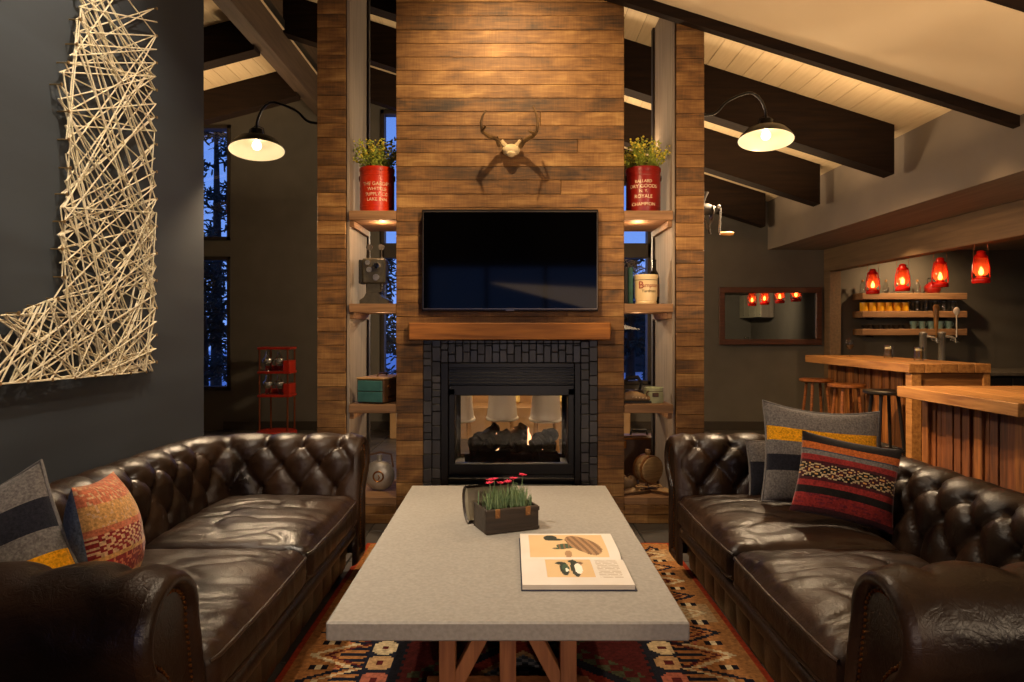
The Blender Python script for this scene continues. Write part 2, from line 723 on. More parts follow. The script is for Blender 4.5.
m_pink = mat('crimson_petal', 'c3163c', 'e0325a', 40, rough=.6)
m_soil = mat('soil', '17100b', '2a1d12', 40, rough=.95, bump=.8)
m_concrete = mat('concrete', '7f7a72', 'a39e96', 70, rough=.5, rough2=.65, bump=.06, bscale=60, detail=3, lo=.1, hi=.9, distort=0)
m_tablewood = mat('trestle_wood', '6f4023', 'a56a3f', 2.4, Z_, rough=.55, bump=.25, lo=.25, hi=.75)
m_leather = leather('brown_leather')
m_nail = mat('brass_nailhead', '8a5a2c', rough=.3, metal=.9)
m_foot = mat('turned_foot', '1a0f09', rough=.4)
m_rug = mat('kilim_wool', 'ffffff', 'b4b4b4', 60, rough=.95, attr=True, bump=.35, bscale=220, bdist=.004, spec=.1)
m_fabric = mat('felted_wool', 'ffffff', 'a8a8a8', 120, rough=.95, attr=True, bump=.3, bscale=300, bdist=.003, spec=.1, sheen=.2)
m_piping = mat('grey_piping', '7c7671', '5f5a56', 90, rough=.95)
m_yarn = mat('cream_yarn', 'e6d9bd', 'd2c29c', 30, rough=.9)
m_nailbrass = mat('wall_nail', 'a08458', rough=.4, metal=.8)
m_chest = mat('dark_chest_wood', '211710', '382a1f', 3, X_, rough=.5, bump=.25)
m_lining = mat('chest_lining', '9a917c', '7d745f', 8, rough=.7)
m_latch = mat('rusty_latch', '7a4a28', '9a7040', 30, rough=.6, metal=.5)
m_page = mat('paper', 'ffffff', 'f4f0ea', 4, rough=.65, attr=True)
m_cover = mat('navy_book_cloth', '22263a', rough=.6)
m_green = mat('green_book_cloth', '1f5a4c', '17463b', 20, rough=.6)
m_stone = mat('cream_stoneware', 'e4cfa4', 'd8bf90', 6, rough=.3)
m_inkred = mat('crimson_ink', '8a1c1c', rough=.6)
m_inkdark = mat('dark_ink', '3a2a20', rough=.6)
m_bottle = mat('dark_bottle_glass', '0a0d08', rough=.08)
m_label = mat('brown_label', '6b4a30', rough=.7)
m_teal = mat('teal_enamel', '2f5a58', '3f6f6c', 10, rough=.45, bump=.1)
m_tan = mat('tan_case_leather', 'b89464', 'a17c4d', 8, rough=.55)
m_brownleather = mat('old_brown_leather', '3b2617', '5a3d26', 12, rough=.5, bump=.3)
m_paleleather = mat('worn_pale_leather', 'a88c66', '7d6344', 14, rough=.55, bump=.3)
m_mintin = mat('pale_green_tin', 'c0c8a4', '9aa585', 8, rough=.45)
m_barrel = mat('old_barrel_wood', '7c6444', 'a58b62', 5, X_, rough=.65, bump=.3)
m_proj = mat('grey_crackle_enamel', '38352d', '4a463b', 40, rough=.4, bump=.2)
m_lens = mat('lens_glass', '0b0d16', rough=.05)
m_shade_in = mat('white_enamel', 'fff4dc', rough=.35)
m_bulb = emit('bulb', (1, .78, .48), 8)
m_copper = mat('copper_post', '8a4a2c', rough=.35, metal=.8)
m_crimson = mat('red_lacquer', 'b3260f', '8d1c0b', 5, rough=.35)
m_lantred = mat('red_lantern_paint', 'b0140a', rough=.25)
m_redglass = glass('red_lantern_glass', (1, .30, .12), .12)
_t = m_redglass.node_tree
_tr = _t.nodes.new('ShaderNodeBsdfTranslucent')
_tr.inputs[0].default_value = (1, .12, .04, 1)
_mx = _t.nodes.new('ShaderNodeMixShader')
_mx.inputs[0].default_value = .34
_o = _t.nodes['Material Output']
_prev = _o.inputs[0].links[0].from_socket
_t.links.new(_prev, _mx.inputs[1])
_t.links.new(_tr.outputs[0], _mx.inputs[2])
_t.links.new(_mx.outputs[0], _o.inputs[0])
m_yellowcup = mat('yellow_glaze', 'e8ac22', rough=.3)
m_tealcup = mat('blue_glaze', '7fa3a0', rough=.3)
m_beer = glass('beer', (1, .78, .34), .08)
m_wine = glass('red_wine', (.25, .02, .02), .05)
m_foamy = mat('beer_foam', 'efe2c0', rough=.8)
m_handle = mat('tap_handle_wood', 'a8793f', '7d5528', 6, Z_, rough=.35)
m_porcelain = mat('white_porcelain', 'e6dfd2', rough=.25)
m_mirror = mat('mirror_silver', 'd6d8d6', rough=.01, metal=1)
m_mframe = mat('mirror_frame_wood', '3a2015', '55301d', 3, X_, rough=.5, bump=.2)
m_counter = mat('dark_stone_worktop', '55504a', '6b655d', 12, rough=.25)
m_winframe = mat('dark_window_frame', '1e1813', '2a221b', 4, rough=.6)
m_chair = mat('pale_shell_chair', 'bdb4a8', rough=.4)
m_seatpad = mat('cream_seat_pad', 'e2dccb', rough=.8)
m_chairwood = mat('beech_leg', 'a37b4d', rough=.5)
m_bench = mat('tan_bench', '8d6e4b', 'a4835c', 6, rough=.6)
m_lampyellow = mat('lamplit_yellow', 'f0d88a', rough=.8)
m_snow = mat('snow', 'b9c4d8', 'd7deea', 2, rough=.8)
m_bark = mat('tree_bark', '1b1512', '2c231d', 8, Z_, rough=.9)
m_needle = mat('pine_needles', '10180f', '1c2a1c', 8, rough=.8)
m_house = mat('cabin_siding', '2a211c', '3a2e26', 3, rough=.8)
m_litwin = emit('lit_window', (1, .5, .16), 1.6)
m_grip = mat('wooden_grip', 'c08a4a', rough=.4)

CAMZ = 1.36


def P(px, py, d):
    """a point of the room at distance d, from where the photograph shows it"""
    return ((px - 510) * d / 683, d, CAMZ - (py - 330) * d / 683)


# ================================================================== THE SETTING
YB = 9.3      # back wall


def zr(x):    # plank ceiling, right slope
    return 4.23 - .32 * x


def zd(x):    # plaster ceiling
    return 3.94 - .314 * x


def zl(x):    # plank ceiling, left slope
    return 4.495 + .264 * (x + 2.89)


# floor tiles
mb = MB()
mb.box(-5.8, 7.5, -2.7, 9.5, -.12, -.006, 0, 1)
for i in range(22):
    for j in range(20):
        x0 = -5.8 + i * .606
        y0 = -2.7 + j * .61
        mb.box(x0 + .004, x0 + .602, y0 + .004, y0 + .606, -.03, 0, .003, 0)
struct(mb, 'floor', [m_floor, m_grout], 'dark slate tile floor')


def wall_with_holes(mb, a0, a1, z0, z1, t0, t1, holes, axis='y'):
    """wall in the a-z plane, t0..t1 thick, with rectangular openings (a0,a1,z0,z1)"""
    av = sorted({a0, a1, *[h[0] for h in holes], *[h[1] for h in holes]})
    zv = sorted({z0, z1, *[h[2] for h in holes], *[h[3] for h in holes]})
    for i in range(len(av) - 1):
        for j in range(len(zv) - 1):
            am, zm = (av[i] + av[i + 1]) / 2, (zv[j] + zv[j + 1]) / 2
            if any(h[0] < am < h[1] and h[2] < zm < h[3] for h in holes):
                continue
            if axis == 'y':
                mb.box(av[i], av[i + 1], t0, t1, zv[j], zv[j + 1])
            else:
                mb.box(t0, t1, av[i], av[i + 1], zv[j], zv[j + 1])


WINS = [(-5.1, -3.80, 2.58, 4.15), (-5.1, -3.80, .54, 2.36), (-1.76, -.35, .62, 4.35), (.35, 1.92, .62, 3.40)]
mb = MB()
wall_with_holes(mb, -5.8, 7.5, 0, 5.3, YB, YB + .15, WINS)
struct(mb, 'wall_back', m_wall, 'charcoal painted back wall')
for n, (x0, x1, z0, z1) in enumerate(WINS, 1):
    r = thing('window_%d' % n, None, None, ((x0 + x1) / 2, YB + .05, z0))
    r['kind'] = 'structure'
    hw, h = (x1 - x0) / 2, z1 - z0
    f = MB()
    fw = .05
    f.box(-hw, -hw + fw, -.07, .09, 0, h, .004)
    f.box(hw - fw, hw, -.07, .09, 0, h, .004)
    f.box(-hw, hw, -.07, .09, 0, fw, .004)
    f.box(-hw, hw, -.07, .09, h - fw, h, .004)
    if n > 2:
        for t in (2.34, ):
            f.box(-hw, hw, -.07, .09, t - z0, t - z0 + .2, .004)
        for xx in (-hw * .1,):
            f.box(xx, xx + .06, -.05, .06, 0, h, .004)
    f.build('window_frame', m_winframe, r)
    g = MB()
    g.box(-hw + fw, hw - fw, .02, .026, fw, h - fw)
    g.build('window_pane', m_glass, r)
mb = MB()
mb.box(-2.15, -2.0, -2.7, 4.46, 0, 4.62)
struct(mb, 'wall_left', m_wallblue, 'dark charcoal panelled wall behind the sofa')
mb = MB()
mb.box(-5.8, -2.15, 4.31, 4.459, 0, 5.2)
struct(mb, 'wall_partition', m_wall)
mb = MB()
mb.box(-5.95, -5.8, 4.3, 9.45, 0, 5.2)
struct(mb, 'wall_side', m_wall)
mb = MB()
wall_with_holes(mb, -2.15, 7.5, 0, 4.8, -2.85, -2.7, [(-1.5, 1.7, .5, 2.55)])
struct(mb, 'wall_front', m_wall)
r = thing('window_5', None, None, (.1, -2.78, .5))
r['kind'] = 'structure'
f = MB()
for x in (-1.6, -.55, .5, 1.55):
    f.box(x, x + .06, -.05, .06, 0, 2.05, .004)
f.box(-1.6, 1.6, -.05, .06, 0, .06)
f.box(-1.6, 1.6, -.05, .06, 1.99, 2.05)
f.build('window_frame', m_winframe, r)
g = MB()
g.box(-1.55, 1.55, -.003, .003, .06, 1.99)
g.build('window_pane', m_glass, r)
mb = MB()
mb.box(7.5, 7.65, -2.85, 9.45, 0, 2.6)
struct(mb, 'wall_right', m_wall)

# ceilings
mb = MB()
x = -2.62
random.seed(3)
while x < 3.6:
    x2 = min(x + .155, 3.62)
    mb.slope_box(x + .002, x2 - .003, 4.72, 9.42, lambda q: zr(q), lambda q: zr(q) + .02)
    x = x2
mb.slope_box(-2.62, 3.62, 4.72, 9.42, lambda q: zr(q) + .008, lambda q: zr(q) + .1, 1)
x = -5.9
while x < -2.45:
    x2 = min(x + .155, -2.44)
    mb.slope_box(x + .002, x2 - .003, 4.4, 9.42, lambda q: zl(q), lambda q: zl(q) + .02)
    x = x2
mb.slope_box(-5.9, -2.44, 4.4, 9.42, lambda q: zl(q) + .008, lambda q: zl(q) + .1, 1)
struct(mb, 'ceiling', [m_plank, m_matte], 'whitewashed board ceiling between dark beams')
mb = MB()
mb.slope_box(-2.15, 3.62, -2.85, 4.7, zd, lambda q: zd(q) + .1)
struct(mb, 'ceiling_plaster', m_dry, 'smooth cream sloping ceiling over the sofas')
mb = MB()
mb.box(3.6, 7.65, -2.85, 9.45, 2.45, 2.55)
struct(mb, 'ceiling_bar', m_bulk, 'low grey ceiling over the bar')
mb = MB()
mb.slope_box(3.51, 3.6, -2.7, YB, lambda q: 2.45, lambda q: zr(q) + .06)
struct(mb, 'wall_bulkhead', m_bulk, 'grey boarded bulkhead above the bar')

# beams
mb = MB()
mb.slope_box(-2.15, 3.51, 4.70, 4.765, lambda q: zd(q) - .075, lambda q: zr(q) + .05)
struct(mb, 'ceiling_beam', m_beam, 'dark edge beam crossing above the wooden piers')
mb = MB()
mb.slope_box(-2.15, 3.51, 3.33, 3.48, lambda q: zd(q) - .14, lambda q: zd(q) + .01)
struct(mb, 'ceiling_beam', m_beam, 'dark beam across the plaster ceiling, top right corner')
for (yy, lb) in ((5.97, 'large dark sloping beam right above the gooseneck lamp'), (7.40, 'dark sloping beam behind the gooseneck lamp'), (8.98, 'furthest dark sloping beam against the back wall')):
    mb = MB()
    mb.slope_box(-2.5, 3.36, yy, yy + .17, lambda q: zr(q) - .43, lambda q: zr(q) + .01)
    struct(mb, 'ceiling_beam', m_beam, lb)
for (yy, lb) in ((6.94, 'nearer dark cross beam left of the ridge beam'), (8.31, 'further dark cross beam above the tall window')):
    mb = MB()
    mb.slope_box(-5.9, -2.6, yy, yy + .17, lambda q: zl(q) - .36, lambda q: zl(q) + .01)
    struct(mb, 'ceiling_beam', m_beam, lb)
mb = MB()
mb.box(-2.62, -2.46, 4.46, YB, 4.26, 5.2)
struct(mb, 'ceiling_beam', m_beamy, 'deep brown ridge beam running to the back wall')
mb = MB()
mb.box(4.27, 4.42, -2.7, YB, 2.15, 2.45, .006)
struct(mb, 'trim_header', m_header, 'brown timber header above the bar')
mb = MB()
mb.box(4.27, 4.42, 9.12, YB, 0, 2.15, .006)
struct(mb, 'trim_post', m_header, 'timber post at the corner of the bar')
mb = MB()
mb.box(-3.9, -2.0, YB - .02, YB, 0, .12, .004)
mb.box(2.0, 4.27, YB - .02, YB, 0, .12, .004)
mb.box(-2.0, 2.0, YB - .02, YB, 0, .12, .004)
struct(mb, 'baseboard_back', mat('dark_baseboard', '2b241d', rough=.6), 'dark baseboard along the back wall')

# ================================================================== CHIMNEY AND SHELVES


def boards(mb, x0, x1, z0, z1, y, holes=(), course=.0965, t=.022, lmin=1.7, lmax=2.6, M=None, zoff=0):
    """horizontal boards clad on a wall face at y (front towards -y)"""
    old = mb.M
    mb.M = M
    z = z0
    while z < z1 - .005:
        z2 = min(z + course * random.uniform(.97, 1.03), z1)
        spans = [(x0, x1)]
        for (a, b, c, d) in holes:
            if z2 > c + .012 and z < d - .012:
                new = []
                for (p, q) in spans:
                    if b <= p or a >= q:
                        new.append((p, q))
                        continue
                    if a > p + .005:
                        new.append((p, a))
                    if b < q - .005:
                        new.append((b, q))
                spans = new
        for (p, q) in spans:
            u = p
            first = True
            while u < q - .001:
                L = random.uniform(lmin, lmax) * (random.uniform(.3, 1) if first and random.random() < .3 else 1)
                first = False
                v = u + L
                if q - v < .2:
                    v = q
                dy = random.uniform(0, .005)
                mb.box(u + .0008, v - .0008, y - t - dy, y + .002, z + .001, z2 - .0012, .0025)
                u = v
        z = z2
    mb.M = old


ch = thing('chimney_breast', 'tall chimney breast clad in reclaimed brown boards, holding the fireplace', 'chimney', (0, 4.82, 0))
X0, X1 = -.80, .802
FX0, FX1, FZ0, FZ1 = -.485, .495, 0.0, 1.13      # fireplace insert
core = MB()
core.box(X0 + .02, FX0, .002, .72, 0, 4.0)
core.box(FX1, X1 - .02, .002, .72, 0, 4.0)
core.box(FX0, FX1, .002, .72, FZ1, 4.0)
core.build('masonry_core', m_matte, ch)
TX0, TX1, TZ1 = -.61, .615, 1.29                 # tiled surround
mb = MB()
boards(mb, X0, X1, 0.0, 4.0, 0, [(TX0, TX1, 0, TZ1)])
Ml = Matrix.Translation((X0 + .022, 0, 0)) @ Matrix.Rotation(-PI / 2, 4, 'Z')
boards(mb, -.72, 0.0, 0, 4.0, 0, M=Ml)
Mr = Matrix.Translation((X1 - .022, 0, 0)) @ Matrix.Rotation(PI / 2, 4, 'Z')
boards(mb, 0, .72, 0, 4.0, 0, M=Mr)
mb.build('plank_cladding', m_barn, ch)
mb = MB()
mb.box(-.70, .695, -.11, .0, 1.292, 1.41, .006)
mb.build('mantel_beam', m_mantel, ch)
# dark glazed tiles
mb = MB()
mb.box(TX0, FX0, -.012, .002, 0, TZ1, 0, 1)
mb.box(FX1, TX1, -.012, .002, 0, TZ1, 0, 1)
mb.box(FX0, FX1, -.012, .002, FZ1, TZ1, 0, 1)


def tile(x0, x1, z0, z1):
    mb.box(x0 + .002, x1 - .002, -.03 - random.uniform(0, .008), -.01, z0 + .002, z1 - .002, .003, 0)


for (a, b) in ((TX0, FX0), (FX1, TX1)):
    xm = (a + b) / 2
    for (p, q, off) in ((a, xm, 0), (xm, b, .05)):
        z = 0 - off
        while z < TZ1 - .01:
            z2 = min(z + random.choice((.05, .1, .1, .07)), TZ1)
            tile(p, q, max(z, 0), z2)
            z = z2
x = FX0
k = 0
while x < FX1 - .01:
    x2 = min(x + .0515, FX1)
    s = (.09, .06, .12, .075)[k % 4]
    for (c, d) in ((FZ1, FZ1 + s), (FZ1 + s, TZ1 - .025), (TZ1 - .025, TZ1)):
        tile(x, x2, c, d)
    x = x2
    k += 1
mb.build('tile_surround', [m_tile, m_grout], ch)

# fireplace insert
fp = thing('gas_fireplace', 'black metal see-through fireplace set in dark tiles', 'fireplace', (0, 4.82, 0))
mb = MB()
GX0, GX1, GZ0, GZ1 = -.405, .425, .40, .935       # glass
for (a, b, c, d, y0) in ((FX0, -.43, 0, FZ1, -.05), (.45, FX1, 0, FZ1, -.05), (-.43, .45, FZ1 - .035, FZ1, -.05),
                         (-.43, .45, .90, .975, -.035), (-.43, .45, .345, .425, -.035), (-.43, -.385, .42, .95, -.035), (.405, .45, .42, .95, -.035)):
    mb.box(a, b, y0, .02, c, d, .005)
mb.build('frame', m_black, fp)
mb = MB()
for i in range(5):
    z = .985 + i * .0225
    mb.box(-.43, .45, -.042, .0, z, z + .010, .002)
mb.box(-.43, .45, .002, .02, .95, 1.10)
mb.build('louvre_grille', m_black, fp)
mb = MB()
for i in range(7):
    z = .02 + i * .047
    mb.box(-.43, .45, -.042, .0, z, z + .022, .003)
mb.box(-.43, .45, .002, .02, .01, .35)
mb.build('louvre_grille', m_black, fp)
mb = MB()
mb.box(-.45, -.43, .02, .72, .30, 1.0)
mb.box(.45, .47, .02, .72, .30, 1.0)
mb.box(-.45, .47, .02, .72, .30, .33)
mb.box(-.45, .47, .02, .72, .96, 1.0)
mb.build('firebox', m_matte, fp)
mb = MB()
mb.box(-.385, .405, -.004, .0, .425, .90)
mb.build('glass_front', m_fireglass, fp)
mb = MB()
for (a, b, c, d) in ((-.48, -.40, .30, 1.0), (.42, .50, .30, 1.0), (-.40, .42, .30, .36), (-.40, .42, .93, 1.0)):
    mb.box(a, b, .70, .75, c, d, .004)
mb.build('rear_frame', m_black, fp)
mb = MB()
mb.box(-.36, .38, .12, .60, .33, .352, .004)
for i in range(12):
    mb.tube([(-.34 + i * .062, .13, .36), (-.34 + i * .062, .58, .36)], .006, 6)
mb.build('burner_grate', m_castiron, fp)
random.seed(5)
logs = [((-.33, .22, .40), (.05, .26, .43), .055), ((-.02, .2, .40), (.36, .24, .42), .055), ((-.30, .38, .42), (.02, .34, .50), .05), ((.04, .34, .47), (.34, .4, .46), .055),
        ((-.16, .22, .52), (.12, .36, .60), .055), ((-.30, .28, .50), (-.10, .40, .60), .05), ((.16, .26, .50), (.34, .42, .57), .055)]
for i, (a, b, r0) in enumerate(logs):
    a, b = Vector(a), Vector(b)
    pts, rs = [], []
    for q in range(15):
        t = q / 14
        p = a.lerp(b, t) + Vector((noise.noise(Vector((i, t * 4, 0))), noise.noise(Vector((i, t * 4, 5))), noise.noise(Vector((i, t * 4, 9))))) * .018
        pts.append(p)
        rs.append(r0 * (1 + .6 * noise.noise(Vector((i * 3, t * 9, 2)))) * (.8 if q in (0, 14) else 1))
    mb = MB()
    mb.tube(pts, rs, 12)
    o = mb.build('firewood_log', m_log, loc=(0, 4.82, 0))
    tag(o, ['charred log at the front left of the fire', 'charred log at the front right of the fire', 'charred log at the back left of the fire', 'charred log at the back right of the fire',
            'topmost charred log lying across the fire', 'short charred log leaning on the left of the fire', 'short charred log leaning on the right of the fire'][i], 'log', 'logs in the fireplace')
mb = MB()
for i in range(16):
    mb.ball((random.uniform(-.3, .3), random.uniform(.14, .3), .362), random.uniform(.008, .016), 6, 4)
for c in ((-.16, .24, .385), (-.20, .2, .375), (.12, .2, .375)):
    mb.ball(c, .02, 6, 4)
mb.build('embers', m_ember, fp)['kind'] = 'stuff'
mb = MB()
for (x, z, h) in ((-.10, .44, .15), (.14, .50, .13), (.24, .40, .09), (.25, .37, .07), (-.20, .40, .06)):
    mb.tube([(x, .3, z), (x + .008, .3, z + h * .4), (x - .006, .3, z + h * .75), (x, .3, z + h)], [.01, .016, .009, .001], 7)
mb.build('flame', m_flame, fp)
point('fire_glow', (.02, 5.12, .62), 2.5, (1, .45, .15), .05)


def shelf_unit(side):
    s = side
    r = thing('shelf_unit', 'board-clad pier with open shelves on the %s of the chimney' % ('left' if s < 0 else 'right'), 'shelving', (0, 4.82, 0))
    xi, xo = (1.155 if s < 0 else 1.168), 1.355
    xa, xb = (-xo, -xi) if s < 0 else (xi, xo + .01)
    top = 4.55 if s < 0 else 3.76
    mb = MB()
    boards(mb, xa, xb, 0, top, 0, lmin=2, lmax=3)
    if s < 0:
        Mo = Matrix.Translation((xa + .022, 0, 0)) @ Matrix.Rotation(-PI / 2, 4, 'Z')
        boards(mb, -.60, 0.0, 0, top, 0, M=Mo)
    else:
        Mo = Matrix.Translation((xb - .022, 0, 0)) @ Matrix.Rotation(PI / 2, 4, 'Z')
        boards(mb, 0, .60, 0, top, 0, M=Mo)
    mb.box(xa + .02, xb - .02, .003, .60, 0, top)
    mb.build('pier_cladding', m_barn, r)
    xf = -xi if s < 0 else xi
    mb = MB()
    a, b = sorted((xf, xf - s * .02))
    mb.box(a, b, .012, .60, 0, top, .002)
    mb.build('side_panel', m_greyboard, r)
    mb = MB()
    a, b = sorted((xf, xf - s * .035))
    mb.box(a, b, .60, .66, 0, top, .002)
    mb.build('rear_post', m_winframe, r)
    a, b = sorted((xf - s * .02, s * .802 if s > 0 else -.80))
    for (zt, th) in ((2.20, .065), (1.545, .06), (.835, .06)):
        mb = MB()
        mb.box(a, b, -.02, .56, zt - th, zt, .004)
        # bracket cleat under the shelf on the pier side
        c, d = sorted((xf - s * .02, xf - s * .05))
        mb.box(c, d, .02, .54, zt - th - .045, zt - th, .002)
        mb.build('shelf', m_shelf, r)
    mb = MB()
    mb.box(a, b, -.02, .56, .13, .185, .004)
    mb.build('bottom_shelf', m_shelf, r)
    mb = MB()
    boards(mb, a, b, 0, .13, .0, lmin=1, lmax=2, course=.064)
    mb.build('plinth', m_barn, r)
    return r


shelf_unit(-1)
shelf_unit(1)

# television
tv = thing('television', 'wide flat black television above the mantel', 'television', (.0, 4.80, 1.49))
mb = MB()
mb.box(-.61, .612, -.075, -.02, 0, .705, .006)
mb.box(-.3, .3, -.02, .004, .15, .55)
mb.build('casing', m_black, tv)
mb = MB()
for (a, b, c, d) in ((-.604, .606, .012, .02), (-.604, .606, .685, .691), (-.604, -.598, .012, .691), (.6, .606, .012, .691)):
    mb.box(a, b, -.079, -.074, c, d, .001)
mb.box(-.03, .03, -.079, -.074, .002, .012, .001)
mb.build('bezel', m_bezel, tv)
mb = MB()
mb.box(-.598, .6, -.0775, -.074, .02, .685)
mb.build('screen', m_screen, tv)

# skull cap with antlers
sk = thing('antler_mount', 'bleached skull cap with two antlers mounted on the boards', 'antlers', (0, 4.795, 2.62))
mb = MB()
c = Vector(((511 - 510) * .00703, -.05, 1.36 + (330 - 152) * .00703 - 2.62))
mb.ball((c.x, -.045, c.z), .058, 16, 10, (1.1, .8, .72))
mb.ball((c.x, -.06, c.z - .028), .04, 12, 8, (.9, .8, .6))
mb.box(c.x - .03, c.x + .03, -.03, .004, c.z - .03, c.z + .02, .01)
for s in (-1, 1):
    mb.tube([(c.x + s * .03, -.05, c.z + .015), (c.x + s * .07, -.06, c.z + .06)], [.022, .017], 8)
mb.build('skull', m_bone, sk)


def A(px, py, out):
    q = P(px, py, 4.795 - out)
    return (q[0], -out, q[2] - 2.62)


for (main, t1, t2) in (([A(500, 146, .06), A(497, 139, .09), A(488, 136, .15), A(482, 131, .2), A(481, 122, .23), A(483, 115, .24), A(486, 110, .24)], [A(482, 131, .2), A(485, 127, .24), A(486.5, 126, .26)], [A(497, 139, .09), A(498, 136, .12)]),
                       ([A(520, 147, .06), A(524, 141, .09), A(533, 136, .15), A(537, 131, .2), A(538, 122, .23), A(536, 113, .24), A(533, 106, .24)], [A(536, 134, .18), A(531, 132, .23), A(528, 131, .26)], [A(523, 142, .09), A(522, 137, .12)])):
    mb = MB()
    n = len(main)
    mb.tube(main, [.018 - .013 * i / (n - 1) for i in range(n)], 8)
    mb.tube(t1, [.009, .007, .003], 7)
    mb.tube(t2, [.009, .003], 7)
    mb.build('antler', m_antler, sk)


# ------------------------------------------------------------------ lettering
def text_mesh(mb, s, size, xf, mat=0):
    """letters as flat faces; xf maps (x, y) in metres to a point"""
    cu = bpy.data.curves.new('lettering', 'FONT')
    cu.body = s
    cu.size = size
    cu.align_x = 'CENTER'
    cu.resolution_u = 3
    ob = bpy.data.objects.new('lettering', cu)
    COL.objects.link(ob)
    bpy.context.view_layer.update()
    me = bpy.data.meshes.new_from_object(ob.evaluated_get(bpy.context.evaluated_depsgraph_get()))
    vs = [xf(v.co.x, v.co.y) for v in me.vertices]
    mb.add(vs, [list(p.vertices) for p in me.polygons], mat)
    bpy.data.objects.remove(ob)
    bpy.data.curves.remove(cu)
    bpy.data.meshes.remove(me)


def wrap(radius, z0, a0=0.0):
    """wraps lettering round an upright cylinder, facing -y"""
    def f(x, y):
        a = x / radius + a0
        return (radius * math.sin(a), -radius * math.cos(a), z0 + y)
    return f


def foliage_plant(parent, z, spread, height, nst, mleaf, mbud, seed):
    random.seed(seed)
    L, B, S = MB(), MB(), MB()
    for i in range(nst):
        a = random.uniform(0, 2 * PI)
        rr = spread * math.sqrt(random.random())
        h = height * random.uniform(.5, 1) * (1 - .25 * rr / spread)
        base = Vector((.35 * rr * math.cos(a), .35 * rr * math.sin(a), z))
        tip = Vector((rr * math.cos(a), rr * math.sin(a), z + h))
        S.tube([base, base.lerp(tip, .5) + Vector((0, 0, .02)), tip], [.0022, .0018, .001], 4)
        for q in range(11):
            t = random.uniform(.3, 1.05)
            p = base.lerp(tip, t)
            d = Vector((random.uniform(-1, 1), random.uniform(-1, 1), random.uniform(-.3, 1))).normalized()
            u = d.orthogonal().normalized()
            ln, wd = random.uniform(.014, .026), random.uniform(.004, .007)
            ln *= 1.35
            wd *= 1.5
            L.add([p, p + d * ln * .5 + u * wd, p + d * ln, p + d * ln * .5 - u * wd], [[0, 1, 2, 3]])
        for q in range(3):
            p = base.lerp(tip, random.uniform(.75, 1.08)) + Vector((random.uniform(-.01, .01), random.uniform(-.01, .01), 0))
            B.ball(p, random.uniform(.006, .010), 5, 3)
    L.build('foliage', mleaf, parent, recalc=False)
    S.build('stems', mleaf, parent)
    B.build('blossoms', mbud, parent)


def tin_plant(x, label, lines, m, seed, inks):
    r = thing('red_tin_planter', label, 'plant pot', (x, 5.0, 2.2))
    mb = MB()
    R, H = .126, .335
    mb.lathe([(.001, 0), (R * .97, 0), (R * .985, .006), (R * .985, H - .03), (R, H - .03), (R * 1.02, H - .012), (R * 1.01, H), (R * .95, H), (R * .95, H - .05), (.001, H - .05)], 40)
    for z in (.05, H - .06):
        mb.lathe([(R * .985, z - .004), (R * 1.0, z), (R * .985, z + .004)], 40)
    mb.build('tin', m, r, angle=35)
    mb = MB()
    for s in (-1, 1):
        mb.box(s * R - .006, s * R + .006, -.012, .012, H - .09, H - .05, .003)
    mb.build('handle_lug', m_black, r)
    mb = MB()
    mb.lathe([(.001, H - .045), (R * .94, H - .045)], 24)
    mb.build('soil', m_soil, r)
    mb = MB()
    for (s, sz, z) in lines:
        text_mesh(mb, s, sz, wrap(R * .985 + .0015, z, inks))
    mb.build('lettering', m_white_ink, r, recalc=False)
    foliage_plant(r, H - .05, .19, .30, 75, m_leaf, m_yellowbud, seed)
    return r


tin_plant(-.972, 'bright red lettered tin of yellow flowers on the shelf left of the chimney', [('THE GARDEN', .036, .195), ('WHITTLE', .034, .158), ('SUPPLY CO', .034, .121), ('LAKE INN', .034, .084)], m_red, 2, .17)
tin_plant(.975, 'dark red lettered tin of yellow flowers on the shelf right of the chimney', [('BALLARD', .03, .215), ('DRY GOODS', .036, .178), ('N. Y.', .03, .145), ('ROYALE', .036, .105), ('CHAMPION', .034, .05)], m_redd, 9, -.17)

# ================================================================== SOFAS


def sofa_profile():
    pts = []
    for i in range(11):
        t = i / 10
        pts.append((.0 + .045 * t ** 1.6, .30 + .31 * t))
    for i in range(1, 29):
        a = PI - (PI + 1.05) * i / 28
        pts.append((.185 + .14 * math.cos(a), .625 + .14 * math.sin(a)))
    pts += [(.232, .478), (.216, .45), (.213, .38), (.213, .28), (.213, .18), (.213, .09)]
    return pts


PROF = sofa_profile()


